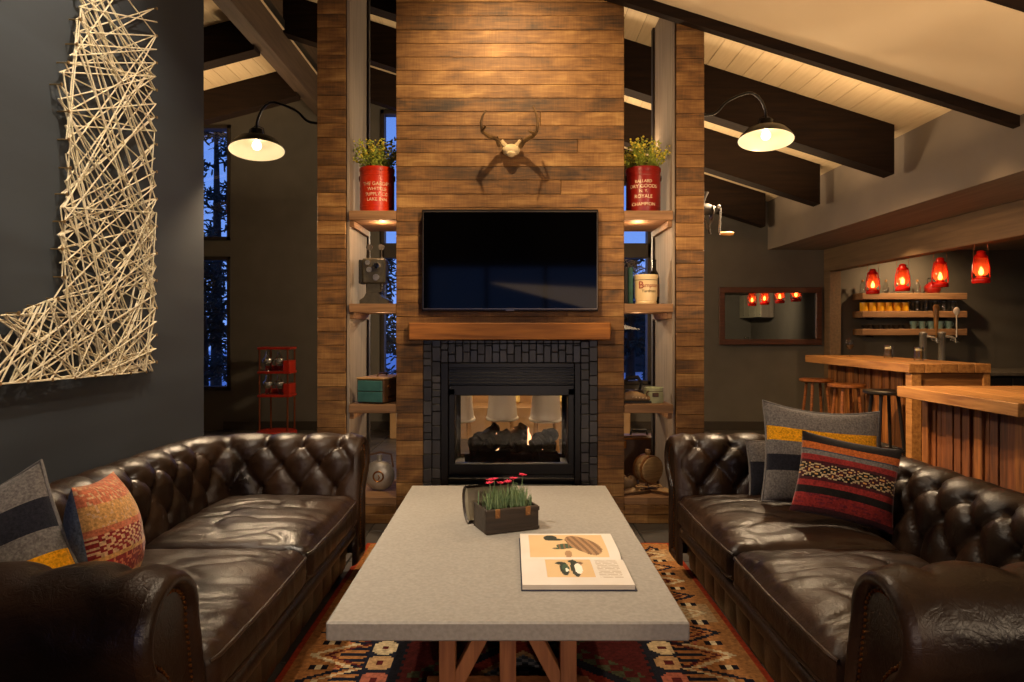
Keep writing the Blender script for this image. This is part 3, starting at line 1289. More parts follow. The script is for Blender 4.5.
def build_sofa(label, loc, rz):
    r = thing('leather_sofa', label, 'sofa', loc, rz)
    hy, dx, rad = .905, .70, .13
    # path of the inner face: near arm front -> back -> far arm front
    path = []

    def seg(a, b, n):
        for i in range(n):
            t = i / n
            path.append((a[0] + (b[0] - a[0]) * t, a[1] + (b[1] - a[1]) * t))
    nrm = []
    seg((0, -hy), (-dx + rad, -hy), 44)
    nrm += [(0, -1)] * 44
    for i in range(14):
        t = i / 14 * PI / 2
        path.append((-dx + rad - rad * math.sin(t), -hy + rad - rad * math.cos(t)))
        nrm.append((-math.sin(t), -math.cos(t)))
    seg((-dx, -hy + rad), (-dx, hy - rad), 120)
    nrm += [(-1, 0)] * 120
    for i in range(14):
        t = i / 14 * PI / 2
        path.append((-dx + rad - rad * math.cos(t), hy - rad + rad * math.sin(t)))
        nrm.append((-math.cos(t), math.sin(t)))
    seg((-dx + rad, hy), (0, hy), 44)
    nrm += [(0, 1)] * 44
    path.append((0, hy))
    nrm.append((0, 1))
    # arc length measured on a line .12 outside the inner face
    mid = [Vector((p[0] + n[0] * .1, p[1] + n[1] * .1)) for p, n in zip(path, nrm)]
    U = [0]
    for i in range(1, len(mid)):
        U.append(U[-1] + (mid[i] - mid[i - 1]).length)
    # denser profile
    dense = []
    for i in range(len(PROF) - 1):
        dense.append(PROF[i])
        if i < 30:
            dense.append(((PROF[i][0] + PROF[i + 1][0]) / 2, (PROF[i][1] + PROF[i + 1][1]) / 2))
    dense.append(PROF[-1])
    V = [0]
    for i in range(1, len(dense)):
        V.append(V[-1] + math.dist(dense[i], dense[i - 1]))
    nV = len(dense)
    L = U[-1]
    nb = round(L / .205)
    su = L / nb
    sv = .125
    v0 = .205                                   # height (along the face) of the first row of buttons
    vlast = v0 + 2 * sv
    base = [[Vector((p[0] + n[0] * o, p[1] + n[1] * o, z)) for (o, z) in dense] for p, n in zip(path, nrm)]
    NU = len(path)

    def puff(u, v):
        uu = u / su + .5
        if v < v0:
            a = abs(math.sin(PI * uu))
            return a ** .55 * .9
        if v <= vlast:
            w = (v - v0) / sv
            p, q = uu + w / 2, uu - w / 2
            return (abs(math.sin(PI * p)) * abs(math.sin(PI * q))) ** .42 * .95 + .05
        a = abs(math.sin(PI * (uu)))
        f = max(0, 1 - (v - vlast) / .17)
        return (a ** .45) * f + (1 - f) * .8

    def dimple(u, v):
        d = 0
        for row in range(3):
            w = u / su + .5 - (.5 if row % 2 else 0)
            du = (w - round(w)) * su
            dv = v - v0 - row * sv
            d += math.exp(-(du * du + dv * dv) / (.016 ** 2))
        return d
    fade_end = vlast + .22
    out = []
    for i in range(NU):
        row = []
        for j in range(nV):
            i0, i1 = max(i - 1, 0), min(i + 1, NU - 1)
            j0, j1 = max(j - 1, 0), min(j + 1, nV - 1)
            du = base[i1][j] - base[i0][j]
            dv = base[i][j1] - base[i][j0]
            n = du.cross(dv)
            n = n.normalized() if n.length > 1e-9 else Vector((0, 0, 1))
            h = 0
            v = V[j]
            k = max(0, min(1, (fade_end - v) / .12))
            e = min(1, min(U[i], L - U[i]) / .05)
            if k > 0:
                h = (.046 * puff(U[i], v) - .026 - .022 * dimple(U[i], v)) * k * e
            q = base[i][j] * 9
            h += .0028 * noise.noise(q) * e + .0016 * noise.noise(q * 3.1) * e
            row.append(base[i][j] + n * h)
        out.append(row)
    # which way is outward
    mb = MB()
    mb.v = [tuple(p) for row in out for p in row]
    for i in range(NU - 1):
        for j in range(nV - 1):
            mb.f.append([i * nV + j, (i + 1) * nV + j, (i + 1) * nV + j + 1, i * nV + j + 1])
            mb.m.append(0)
            mb.s.append(True)
            mb.c.append(None)
    mb.build('rolled_back_and_arms', m_leather, r, recalc=False, angle=80)
    # buttons
    bmesh0 = None
    for row in range(3):
        cnt = nb if row % 2 == 0 else nb + 1
        for k in range(cnt):
            u = (k + .5) * su if row % 2 == 0 else k * su
            u = u if row % 2 == 0 else k * su
            # lattice: uu = u/su + .5 integer on even rows
            if row % 2 == 0:
                u = (k + .5) * su
            if u < .06 or u > L - .06:
                continue
            v = v0 + row * sv
            i = min(range(NU), key=lambda a: abs(U[a] - u))
            j = min(range(nV), key=lambda a: abs(V[a] - v))
            if bmesh0 is None:
                mbb = MB()
                mbb.ball((0, 0, 0), .0095, 10, 6, (1, 1, 1))
                ob = mbb.build('button', m_leather, r)
                bmesh0 = ob
            else:
                ob = bmesh0.copy()
                COL.objects.link(ob)
                ob.parent = r
            ob.location = out[i][j]
    # arm fronts
    for s in (-1, 1):
        ol = [(o, z) for (o, z) in PROF] + [(.0, .09)]
        ol = [(s * (hy + o), z) for (o, z) in ol]
        n = len(ol)
        area2 = sum(ol[i][0] * ol[(i + 1) % n][1] - ol[(i + 1) % n][0] * ol[i][1] for i in range(n))
        sg = 1 if area2 > 0 else -1

        def inset(d):
            res = []
            for i in range(n):
                a, b, c = Vector(ol[i - 1]), Vector(ol[i]), Vector(ol[(i + 1) % n])
                e1, e2 = (b - a).normalized(), (c - b).normalized()
                n1, n2 = Vector((-e1.y, e1.x)) * sg, Vector((-e2.y, e2.x)) * sg
                m = (n1 + n2)
                m = m.normalized() / max(.5, m.normalized().dot(n1)) if m.length > 1e-6 else n1
                res.append(tuple(b + m * d))
            return res
        rings = [(0, 0.0), (.003, .014), (.011, .027), (.022, .032), (.033, .028), (.041, .018), (.045, .008)]
        mb = MB()
        for (d, x) in rings:
            for (y, z) in inset(d):
                mb.v.append((x, y, z))
        for a in range(len(rings) - 1):
            for i in range(n):
                j = (i + 1) % n
                mb.f.append([a * n + i, a * n + j, (a + 1) * n + j, (a + 1) * n + i])
                mb.m.append(0)
                mb.s.append(True)
                mb.c.append(None)
        mb.f.append([(len(rings) - 1) * n + i for i in range(n)])
        mb.m.append(0)
        mb.s.append(False)
        mb.c.append(None)
        af = mb.build('arm_front', m_leather, r, angle=60)
        mb = MB()
        ins = [Vector(p) for p in inset(.051)]
        acc = 0
        for i in range(n - 1):
            a, b = ins[i], ins[i + 1]
            ln = (b - a).length
            while acc < ln:
                p = a.lerp(b, acc / ln)
                mb.ball((.010, p.x, p.y), .0052, 6, 4)
                acc += .0165
            acc -= ln
        mb.build('nailhead_trim', m_nail, af)
    # base with pleated apron
    mb = MB()
    mb.box(-1.0 + .1, -.07, -hy - .2, hy + .2, .085, .30, .01)

    def apron(u, v):
        y = -hy + 2 * hy * u
        x = -.045 + .014 * (abs(math.sin(PI * y / .16)) ** .5) * math.sin(PI * min(1, v * 1.0 + .02)) ** .4 + .003 * noise.noise(Vector((y * 9, v * 3, 1)))
        return (x, y, .075 + .19 * v)
    mb.grid(apron, 200, 10)
    mb.build('base', m_leather, r)
    mb = MB()
    mb.tube([(-.012 + .004 * noise.noise(Vector((y * 5, 0, 0))), -hy + .005 + (2 * hy - .01) * y / 40, .272) for y in range(41)], .036, 12)
    mb.build('front_rail', m_leather, r)
    # feet
    for (x, y) in ((-.12, -hy - .1), (-.12, hy + .1), (-.85, -hy - .1), (-.85, hy + .1)):
        mb = MB()
        mb.lathe([(.001, 0), (.03, 0), (.045, .02), (.05, .05), (.04, .08), (.035, .10), (.001, .10)], 16, (x, y, 0))
        mb.build('foot', m_foot, r)
    # two seat cushions
    for s in (-1, 1):
        y0, y1 = (-hy + .012, -.004) if s < 0 else (.004, hy - .012)
        xc, yc, zc = (-.68 + .035) / 2, (y0 + y1) / 2, .395
        hx, hyy, hz = (.68 + .035) / 2, (y1 - y0) / 2, .08
        rr = .05
        mb = MB()
        nx, ny, nz = 64, 80, 10

        def shape(a, b, c, s=s, xc=xc, yc=yc, hx=hx, hyy=hyy):
            p = Vector((a * hx, b * hyy, c * hz))
            q = Vector((max(-hx + rr, min(hx - rr, p.x)), max(-hyy + rr, min(hyy - rr, p.y)), max(-hz + rr, min(hz - rr, p.z))))
            d = p - q
            if d.length > 1e-9:
                p = q + d.normalized() * rr
            e = (1 - a ** 4) * (1 - b ** 4)
            if c > -.99:
                p.z += .042 * e * (c + 1) / 2
            p.x += .014 * (1 - b ** 2) * (1 - c * c) * (1 if a > 0 else 0) * abs(a)
            w = Vector((xc + p.x, yc + p.y, 0))
            edge = max(abs(a), abs(b))
            # creases that run back from the front and side seams
            k = max(0, (edge - .35) / .65)
            p.z += (.006 * noise.noise(Vector((w.x * 4, w.y * 15, 3 + s))) + .003 * noise.noise(Vector((w.x * 13, w.y * 7, 8)))) * (.35 + k) * (1 if c > 0 else .3) * (1 - max(0, (edge - .86) / .14) * .85)
            if c > 0:
                rg = (1 - abs(noise.noise(Vector((w.x * 3.2 + 1.5 * noise.noise(w * 2.5), w.y * 9 + 1.2 * noise.noise(w * 3), 20 + s))))) ** 6
                p.z -= .009 * rg * (1 - max(0, (edge - .9) / .1))
            p.x += .002 * noise.noise(Vector((w.y * 24, p.z * 6, 4))) * (1 if a > .9 else 0)
            return (xc + p.x, yc + p.y, zc + p.z)
        mb.grid(lambda u, v: shape(2 * u - 1, 2 * v - 1, 1), nx, ny)
        mb.grid(lambda u, v: shape(2 * u - 1, 2 * v - 1, -1), nx, ny)
        mb.grid(lambda u, v: shape(1, 2 * u - 1, 2 * v - 1), ny, nz)
        mb.grid(lambda u, v: shape(-1, 2 * u - 1, 2 * v - 1), ny, nz)
        mb.grid(lambda u, v: shape(2 * u - 1, 1, 2 * v - 1), nx, nz)
        mb.grid(lambda u, v: shape(2 * u - 1, -1, 2 * v - 1), nx, nz)
        cu = mb.build('seat_cushion', m_leather, r, weld=True, angle=70)
        mb = MB()
        for c in (.62, -.62):
            pts = []
            for t in range(61):
                pts.append(Vector(shape(1, -1 + 2 * t / 60, c)) + Vector((.001, 0, .004 if c > 0 else 0)))
            mb.tube(pts, .0065, 6)
        mb.build('piping', m_leather, cu)
    return r


build_sofa('tufted dark brown leather sofa along the wall with the string art', (-.85, 2.77, 0), 0)
build_sofa('tufted dark brown leather sofa in front of the bar', (.93, 2.77, 0), PI)

# ------------------------------------------------------------------ cushions


def cushion(name, label, cat, size, thick, colfn, loc, R, piping=None, n=56, backcol=None, group=None, squash=0):
    r = thing(name, label, cat, loc, group=group)
    r.rotation_euler = R.to_euler()
    w, h = size

    def side(sg):
        def f(u, v):
            a, b = 2 * u - 1, 2 * v - 1
            x = w / 2 * a * (1 - .07 * (1 - b * b) ** 1 + .0)
            z = h / 2 * b * (1 - .07 * (1 - a * a) - squash * (1 if b > 0 else 0) * (1 - a * a))
            t = thick / 2 * ((1 - a ** 2) ** .55) * ((1 - b ** 2) ** .55)
            t += .006 * noise.noise(Vector((a * 3 + sg, b * 3, 1.7))) * (1 - a * a) * (1 - b * b)
            return (x, -sg * t, z)
        return f
    mb = MB()
    mb.grid(side(1), n, n, colfn=colfn)
    mb.grid(side(-1), n, n, colfn=backcol or colfn)
    mb.build('cover', m_fabric, r, weld=True, angle=80)
    if piping:
        pts = []
        f = side(1)
        for (u0, v0, u1, v1) in ((0, 0, 1, 0), (1, 0, 1, 1), (1, 1, 0, 1), (0, 1, 0, 0)):
            for k in range(16):
                pts.append(f(u0 + (u1 - u0) * k / 16, v0 + (v1 - v0) * k / 16))
        mb = MB()
        mb.tube(pts, .006, 6, closed=True)
        mb.build('piping', piping, r)
    return r


C = {k: lin(v) for k, v in dict(grey='7d7671', navy='24232c', yellow='fbad16', orange='c8682c', black='211a18', red='9c2f2c', crim='7d2730', pale='cdb48a', maroon='4a1c22',
                                slate='4a4f5c', rose='cf7a5a', salmon='de7e58', lightorange='e8ae66', peach='ecbc8c', blue='6a7482').items()}


def stripes(u, v):
    if .46 < v < .62:
        v2 = v
    if v > .60 and v <= .755:
        return C['yellow']
    if .31 < v <= .46:
        return C['navy']
    return C['grey']


def kilim(u, v):
    # bands from top to bottom
    t = 1 - v
    if t < .12:
        return C['black']
    if t < .17:
        return C['orange']
    if t < .23:
        return C['orange'] if t < .21 else C['slate']
    if t < .28:
        return C['grey']
    if t < .36:
        return C['red']
    if t < .39:
        return C['maroon']
    if t < .58:
        a = (u * 6.0)
        b = (t - .39) / .19 * 2
        p, q = (a + b) % 1, (a - b) % 1
        if p < .17 or q < .17:
            return C['pale']
        if .45 < p < .72 and .45 < q < .72:
            return C['lightorange']
        return C['maroon'] if (int(a + b) % 2) else C['black']
    if t < .61:
        return C['maroon']
    if t < .68:
        return C['red']
    if t < .76:
        return C['black']
    if t < .92:
        return C['red'] if noise.noise(Vector((u * 9, t * 60, 0))) > -.2 else C['crim']
    return C['maroon']


def kilim2(u, v):
    t = 1 - v
    n = noise.noise(Vector((u * 30, t * 30, 2)))
    if t < .18:
        return C['salmon'] if n < .15 else C['peach']
    if t < .38:
        return C['lightorange'] if n < .25 else C['peach']
    if t < .42:
        return C['salmon']
    if t < .60:
        z = (u * 12 + abs(((t * 22) % 2) - 1)) % 1
        return C['red'] if z < .55 else C['peach']
    if t < .64:
        return C['lightorange']
    if t < .82:
        return C['red'] if n < .1 else C['salmon']
    return C['peach'] if n < 0 else C['lightorange']


def blueback(u, v):
    if abs(u - .35) < .05 and abs(v - .3) < .035 and (int(u * 56) + int(v * 56)) % 2:
        return C['black']
    return C['blue']


def frame(xdir, zdir):
    """rotation whose local x (width) and z (height) follow these directions; local -y faces the viewer"""
    x = Vector(xdir).normalized()
    z = Vector(zdir)
    z = (z - x * z.dot(x)).normalized()
    y = z.cross(x)
    return Matrix((x, y, z)).transposed()


cushion('wool_cushion', 'large grey wool cushion with yellow and navy stripes, right sofa', 'cushion', (.56, .50), .16, stripes, (1.53, 3.36, .74), frame((1, -.12, -.09), (.2, .30, 1)), m_piping, squash=.08)
cushion('kilim_cushion', 'red and black woven kilim cushion leaning on the grey striped cushion', 'cushion', (.41, .37), .14, kilim, (1.475, 3.0, .70), frame((1, -.42, -.17), (.15, .38, 1)))
cushion('wool_cushion', 'grey cushion with navy band half hidden at the far arm of the right sofa', 'cushion', (.34, .30), .10, lambda u, v: C['navy'] if v < .62 else C['grey'], (1.43, 3.63, .625), frame((1, .05, 0), (0, .18, 1)), m_piping)
cushion('wool_cushion', 'tilted grey cushion with navy and yellow bands on the left sofa', 'cushion', (.47, .47), .24, lambda u, v: C['yellow'] if .17 < v < .38 else C['navy'] if .54 < v < .75 else C['grey'],
        (-1.56, 2.06, .64), frame((.85, .15, .48), (-.48, .25, .85)), m_piping)
cushion('kilim_cushion', 'small orange woven cushion with blue back on the left sofa', 'cushion', (.34, .38), .21, kilim2, (-1.315, 2.22, .69), frame((-.20, 1, -.06), (-.22, .05, 1)), backcol=blueback)

# ================================================================== RUG
RW, RX0, RY0, RY1 = 1.92, -.905, .9, 4.33


def tri(t):
    t = t % 1
    return 1 - abs(2 * t - 1)


K = {k: lin(v) for k, v in dict(red='a03a1e', orange='a9713f', tan='b58f63', cream='cbb48c', navy='1c1d29', black='17131a', maroon='571d1c', rose='a8604a', blue='3b4656', grey='75757a', green='4c5038', brick='8c3524', gold='b98b3e').items()}


def rug_col(u, v):
    x, y = u * RW, RY0 + v * (RY1 - RY0)
    px = .0125
    x, y = (math.floor(x / px) + .5) * px, (math.floor(y / px) + .5) * px
    e = min(x, RW - x)
    ee = min(y - RY0, RY1 - y)
    s = y
    if ee < e:
        e, s = ee, x
    if e < .02:
        return K['red']
    if e < .045:
        return K['orange']
    saw = .02 * tri(s / .05)
    if e < .30 + saw:
        # rows of hooked triangles on orange
        t = (s % .21) / .21
        q = (e - .045) / .255
        cell = int(s // .21)
        d = abs(t - .5) * 2
        if abs(q - (.15 + .7 * d)) < .075:
            return K['cream'] if cell % 2 else K['navy']
        if abs(q - (.38 + .7 * d)) < .05:
            return K['maroon'] if cell % 3 else K['cream']
        if q < .13 + .7 * d - .1 and q > .42 * d + .25:
            return K['brick'] if cell % 2 else K['rose']
        if q > .6 + .3 * d and (int(s / .025) % 2):
            return K['navy']
        if d > .82 and .2 < q < .5:
            return K['cream'] if int(e / .025) % 2 else K['black']
        return K['tan'] if (cell % 4 == 3) else K['orange']
    if e < .455 + .02 * tri(s / .05 + .5):
        t = (s % .135) / .135
        c = abs(e - .375)
        w = .052 - .035 * max(0, abs(t - .5) * 2 - .45) / .55
        if c < w and abs(t - .5) < .44:
            k = int(s // .135) % 3
            if c < .014 and abs(t - .5) < .12:
                return K['maroon']
            return (K['cream'], K['rose'], K['tan'])[k]
        return K['navy']
    if e < .49 + saw:
        return K['maroon']
    # field: big stepped diamonds
    fx = x - RW / 2
    period = .86
    fy = (y - 1.62 + period / 2) % period - period / 2
    d = abs(fx) / .44 + abs(fy) / .43
    st = math.floor(d * 12) / 12
    if st < .18:
        return K['cream']
    if st < .30:
        return K['brick']
    if st < .55:
        return K['blue'] if (int(x / .0375) + int(y / .025)) % 3 else K['grey']
    if st < .64:
        return K['black']
    if st < .78:
        return K['grey'] if (int(x / .025) + int(y / .025)) % 2 else K['blue']
    if st < .86:
        return K['tan']
    if st < 1.06:
        return K['brick']
    if st < 1.2:
        return K['navy']
    if st < 1.45:
        return K['green'] if (int(x / .05) + int(y / .05)) % 2 else K['maroon']
    return K['maroon']


mb = MB()
nx, ny = int(RW / .0125), int((RY1 - RY0) / .0125)
mb.grid(lambda u, v: (RX0 + u * RW, RY0 + v * (RY1 - RY0), .010 + .0015 * noise.noise(Vector((u * 6, v * 9, 0)))), nx, ny, smooth=False, colfn=rug_col)
mb.box(RX0, RX0 + RW, RY0, RY1, .0005, .008)
rug = mb.build('kilim_rug', m_rug, recalc=False)
tag(rug, 'orange and navy patterned flat-woven rug under the coffee table', 'rug')

# ================================================================== COFFEE TABLE
ct = thing('coffee_table', 'long low coffee table with pale concrete top on wooden trestles', 'coffee table', (-.008, 3.13, .011))
mb = MB()
mb.box(-.579, .581, -.957, .957, .357, .419, .006)
mb.build('table_top', m_concrete, ct)
for yy in (-.62, .62):
    t = MB()
    for x in (-.22, 0, .22):
        t.box(x - .03, x + .03, yy - .035, yy + .035, .055, .359, .003)
    t.box(-.30, .30, yy - .04, yy + .04, 0, .06, .004)
    for s in (-1, 1):
        old = t.M
        a, b = Vector((s * .035, yy, .35)), Vector((s * .185, yy, .065))
        d = (b - a)
        ang = math.atan2(d.x, -d.z)
        t.M = Matrix.Translation((a + b) / 2) @ Matrix.Rotation(-ang, 4, 'Y')
        t.box(-.026, .026, -.028, .028, -d.length / 2 - .02, d.length / 2 + .01, .003)
        t.M = old
    t.box(-.26, .26, yy - .03, yy + .03, .33, .359, .003)
    t.build('trestle', m_tablewood, ct)
mb = MB()
mb.box(-.03, .03, -.62, .62, .10, .15, .003)
mb.build('stretcher', m_tablewood, ct)

# open book
bk = thing('open_book', 'open bird book with duck illustrations lying on the coffee table', 'book', (.247, 2.735, .4305))
BW, BH = .405, .30
mb = MB()
mb.box(-BW / 2 - .004, BW / 2 + .004, -BH - .006, BH + .006, 0, .004, .001)
mb.build('cover', m_cover, bk)


def page_z(y):
    t = abs(y) / BH
    return .006 + (.019 if y > 0 else .015) * (1 - math.exp(-t * 9)) * (1 - .25 * t) + .004


PK = {k: lin(v) for k, v in dict(w='ddd6cd', tan='d9b98a', tan2='cfae7c', dark='1f2a22', green='34503a', brown='7a5a3c', line='b9aa98', white='f6efe4', b2='a5805a').items()}


def ell(x, y, cx, cy, a, b, th=0):
    dx, dy = x - cx, y - cy
    c, s = math.cos(th), math.sin(th)
    return ((dx * c + dy * s) / a) ** 2 + ((-dx * s + dy * c) / b) ** 2 < 1


def page_col(far):
    def f(u, v):
        x = u * BW          # 0 left
        y = v               # 0 gutter/near .. 1
        if far:
            if x > .035 and x < .36 and y > .04 and y < .93:
                if ell(x, y, .265, .48, .062, .40, .1):
                    return PK['brown'] if math.sin(x * 220 + y * 16) > .0 else PK['b2']
                if ell(x, y, .13, .78, .030, .13) or ell(x, y, .145, .70, .04, .05):
                    return PK['dark']
                if ell(x, y, .19, .40, .042, .11, 0) or ell(x, y, .16, .30, .03, .04):
                    return PK['green'] if math.sin(x * 300) > -.4 else PK['brown']
                if ell(x, y, .195, .12, .016, .10):
                    return PK['b2']
                return PK['tan']
            return PK['w']
        if .095 < x < .275 and .24 < y < .985:
            if ell(x, y, .150, .74, .016, .06) or ell(x, y, .142, .73, .012, .025):
                return PK['dark']
            if ell(x, y, .168, .56, .013, .15):
                return PK['white'] if ell(x, y, .171, .49, .006, .07) else PK['green']
            if ell(x, y, .163, .54, .017, .24):
                return PK['dark']
            if ell(x, y, .200, .82, .018, .07) or ell(x, y, .206, .89, .006, .07):
                return PK['dark']
            if ell(x, y, .220, .54, .015, .19):
                return PK['white']
            if ell(x, y, .208, .56, .021, .31) or ell(x, y, .228, .74, .014, .06):
                return PK['dark'] if x < .222 else PK['brown']
            return PK['tan']
        if .29 < x < .375 and .2 < y < .9 and int(y * 40) % 2 and (int(x * 160 + y * 37) % 7):
            return PK['line']
        return PK['w']
    return f


for far in (0, 1):
    sg = 1 if far else -1
    mb = MB()

    def top(u, v, sg=sg):
        y = (v if sg > 0 else (v - 1)) * BH
        return (-BW / 2 + u * BW - .004 * (1 if u > .5 else 0), y, page_z(y))
    mb.grid(top, 100, 75, colfn=page_col(far))
    W_ = lin('d8cfc2')
    G_ = lin('cfc4b4')
    # fore edge and ends of the page block
    for (fn) in (lambda u, v: (-BW / 2 + u * BW - .004 * (1 if u > .5 else 0), sg * BH, .004 + (page_z(sg * BH) - .004) * v),):
        mb.grid(fn, 20, 6, colfn=lambda u, v: W_ if int(v * 6) % 2 else G_)
    for xx in (-BW / 2, BW / 2 - .004):
        mb.grid(lambda u, v, xx=xx: (xx, sg * BH * u, .004 + (page_z(sg * BH * u) - .004) * v), 40, 6, colfn=lambda u, v: W_ if int(v * 6) % 2 else G_)
    mb.build('page_block', m_page, bk, recalc=False)

# planter chest
pc = thing('chest_planter', 'small dark wooden chest planted with crimson flowers, lid open', 'planter', (-.02, 3.22, .4305), math.radians(22))
mb = MB()
LX, LY, LH = .262, .175, .112
t = .012
mb.box(-LX / 2, LX / 2, -LY / 2, -LY / 2 + t, 0, LH, .003)
mb.box(-LX / 2, LX / 2, LY / 2 - t, LY / 2, 0, LH, .003)
mb.box(-LX / 2, -LX / 2 + t, -LY / 2 + t, LY / 2 - t, 0, LH, .003)
mb.box(LX / 2 - t, LX / 2, -LY / 2 + t, LY / 2 - t, 0, LH, .003)
mb.box(-LX / 2 + t, LX / 2 - t, -LY / 2 + t, LY / 2 - t, 0, .012)
mb.box(-LX / 2 - .003, LX / 2 + .003, -LY / 2 - .003, -LY / 2, LH - .022, LH - .004, .001)
mb.box(-LX / 2 - .003, LX / 2 + .003, -LY / 2 - .003, -LY / 2, .004, .018, .001)
mb.build('box', m_chest, pc)
for x in (-.075, .075):
    mb = MB()
    mb.box(x - .012, x + .012, -LY / 2 - .006, -LY / 2, LH - .04, LH + .001, .002)
    mb.ball((x, -LY / 2 - .008, LH - .03), .005, 8, 5)
    mb.build('latch', m_latch, pc)
# domed lid, open behind the box
lid = MB()
nseg = 14
prof = []
for i in range(nseg + 1):
    a = PI * i / nseg
    prof.append((-LY / 2 * math.cos(a), .055 * math.sin(a)))
vs, fs = [], []
for x in (-LX / 2, LX / 2):
    for (y, z) in prof:
        vs.append((x, y, z))
    for (y, z) in prof:
        vs.append((x * .93, y * .90, z * .86))
q = nseg + 1
for i in range(nseg):
    fs += [[i, i + 1, 2 * q + i + 1, 2 * q + i], [q + i, 3 * q + i, 3 * q + i + 1, q + i + 1], [i, q + i, q + i + 1, i + 1], [2 * q + i, 2 * q + i + 1, 3 * q + i + 1, 3 * q + i]]
lid.add(vs, fs, 0, True)
lo = lid.build('lid', [m_chest], pc, angle=50)
lo.location = (-.02, LY / 2 + .052, .088)
lo.rotation_euler = (math.radians(-108), 0, 0)
ln = MB()
ln.prism([(y * .88, z * .82) for (y, z) in prof], -LX / 2 * .92, -LX / 2 * .90, 'yz')
ln.prism([(y * .88, z * .82) for (y, z) in prof], LX / 2 * .90, LX / 2 * .92, 'yz')
ln.grid(lambda u, v: (-LX / 2 * .91 + LX * .91 * u, -LY / 2 * .86 * math.cos(PI * v), .045 * math.sin(PI * v)), 2, 14)
ln.build('lid_lining', m_lining, lo)
mb = MB()
mb.box(-LX / 2 + t, LX / 2 - t, -LY / 2 + t, LY / 2 - t, .07, LH - .02)
mb.build('soil', m_soil, pc)
random.seed(12)
L = MB()
for i in range(420):
    cx = random.choice((-.065, -.04, .045, .07)) + random.gauss(0, .018)
    cy = random.gauss(0, .025)
    a = random.uniform(0, 2 * PI)
    lean = random.uniform(.0, .045)
    h = random.uniform(.06, .115)
    b = Vector((cx, cy, LH - .025))
    tip = b + Vector((math.cos(a) * lean, math.sin(a) * lean, h))
    m = b.lerp(tip, .55) + Vector((0, 0, .012))
    s = Vector((-math.sin(a), math.cos(a), 0)) * .0022
    L.add([b - s, b + s, m + s, m - s, tip], [[0, 1, 2, 3], [3, 2, 4]])
L.build('foliage', m_leaf2, pc, recalc=False)
for (x, y, h) in ((-.085, -.01, .19 - .03), (-.055, .01, .172), (-.028, -.005, .155), (.045, .015, .165), (.088, 0, .182), (.02, .02, .15), (-.07, .03, .165)):
    mb = MB()
    h += .055
    mb.tube([(x * .8, y, LH - .02), (x, y, h)], .0016, 5)
    fl = mb.build('stem', m_leaf2, pc)
    mb = MB()
    for k in range(9):
        a = 2 * PI * k / 9
        d = Vector((math.cos(a), math.sin(a), random.uniform(.1, .5)))
        c0 = Vector((x, y, h))
        s = Vector((-math.sin(a), math.cos(a), 0)) * .007
        mb.add([c0, c0 + d * .014 - s, c0 + d * .022, c0 + d * .014 + s], [[0, 1, 2, 3]])
    mb.ball((x, y, h + .004), .008, 8, 5, (1, 1, .7))
    mb.build('flower', m_pink, fl)

# ================================================================== SMALL THINGS ON THE SHELVES
SA, SB_, SCC, SD = 2.2, 1.545, .835, .185
# cine projector
pj = thing('film_projector', 'grey vintage film projector on the shelf left of the television', 'projector', (-.985, 5.0, SB_))
mb = MB()
mb.prism([(-.10, 0), (.115, 0), (.115, .028), (.06, .055), (.03, .085), (-.05, .085), (-.07, .05), (-.10, .03)], -.08, .08, 'xz')
mb.build('base', m_proj, pj)
mb = MB()
mb.box(-.085, .085, -.07, .07, .15, .335, .012)
mb.box(-.06, .05, -.05, .05, .08, .16, .008)
mb.build('body', m_proj, pj)
mb = MB()
mb.box(-.112, -.085, -.055, .055, .15, .325, .006)
mb.build('side_case', m_matte, pj)
mb = MB()
mb.lathe([(.001, 0), (.026, 0), (.026, -.03), (.022, -.055), (.019, -.055), (.001, -.05)], 20, (.03, -.07, .275), 'y')
mb.lathe([(.001, 0), (.018, 0), (.018, -.02), (.001, -.02)], 16, (-.04, -.07, .30), 'y')
mb.lathe([(.001, 0), (.02, 0), (.02, -.015), (.001, -.015)], 16, (-.03, -.07, .25), 'y')
mb.lathe([(.001, 0), (.024, 0), (.024, -.018), (.001, -.018)], 16, (.02, -.07, .195), 'y')
mb.build('lens', m_steel, pj)
mb = MB()
mb.lathe([(.001, 0), (.02, 0), (.001, -.004)], 16, (.03, -.127, .275), 'y')
mb.build('lens_glass', m_lens, pj)
mb = MB()
mb.tube([(.06, -.06, .15), (.06, -.07, .10), (.03, -.07, .08), (.045, -.075, .03)], .006, 6)
mb.tube([(.085, 0, .2), (.11, 0, .16), (.11, 0, .12)], .007, 6)
mb.lathe([(.001, 0), (.013, 0), (.011, .03), (.001, .035)], 10, (.11, 0, .095))
for s in (-1, 1):
    mb.tube([(s * .045, .0, .335), (s * .045, .0, .42)], .006, 6)
    mb.lathe([(.001, -.01), (.022, -.01), (.022, .01), (.001, .01)], 12, (s * .045, 0, .42), 'y')
mb.build('reel_arm', m_castiron, pj)

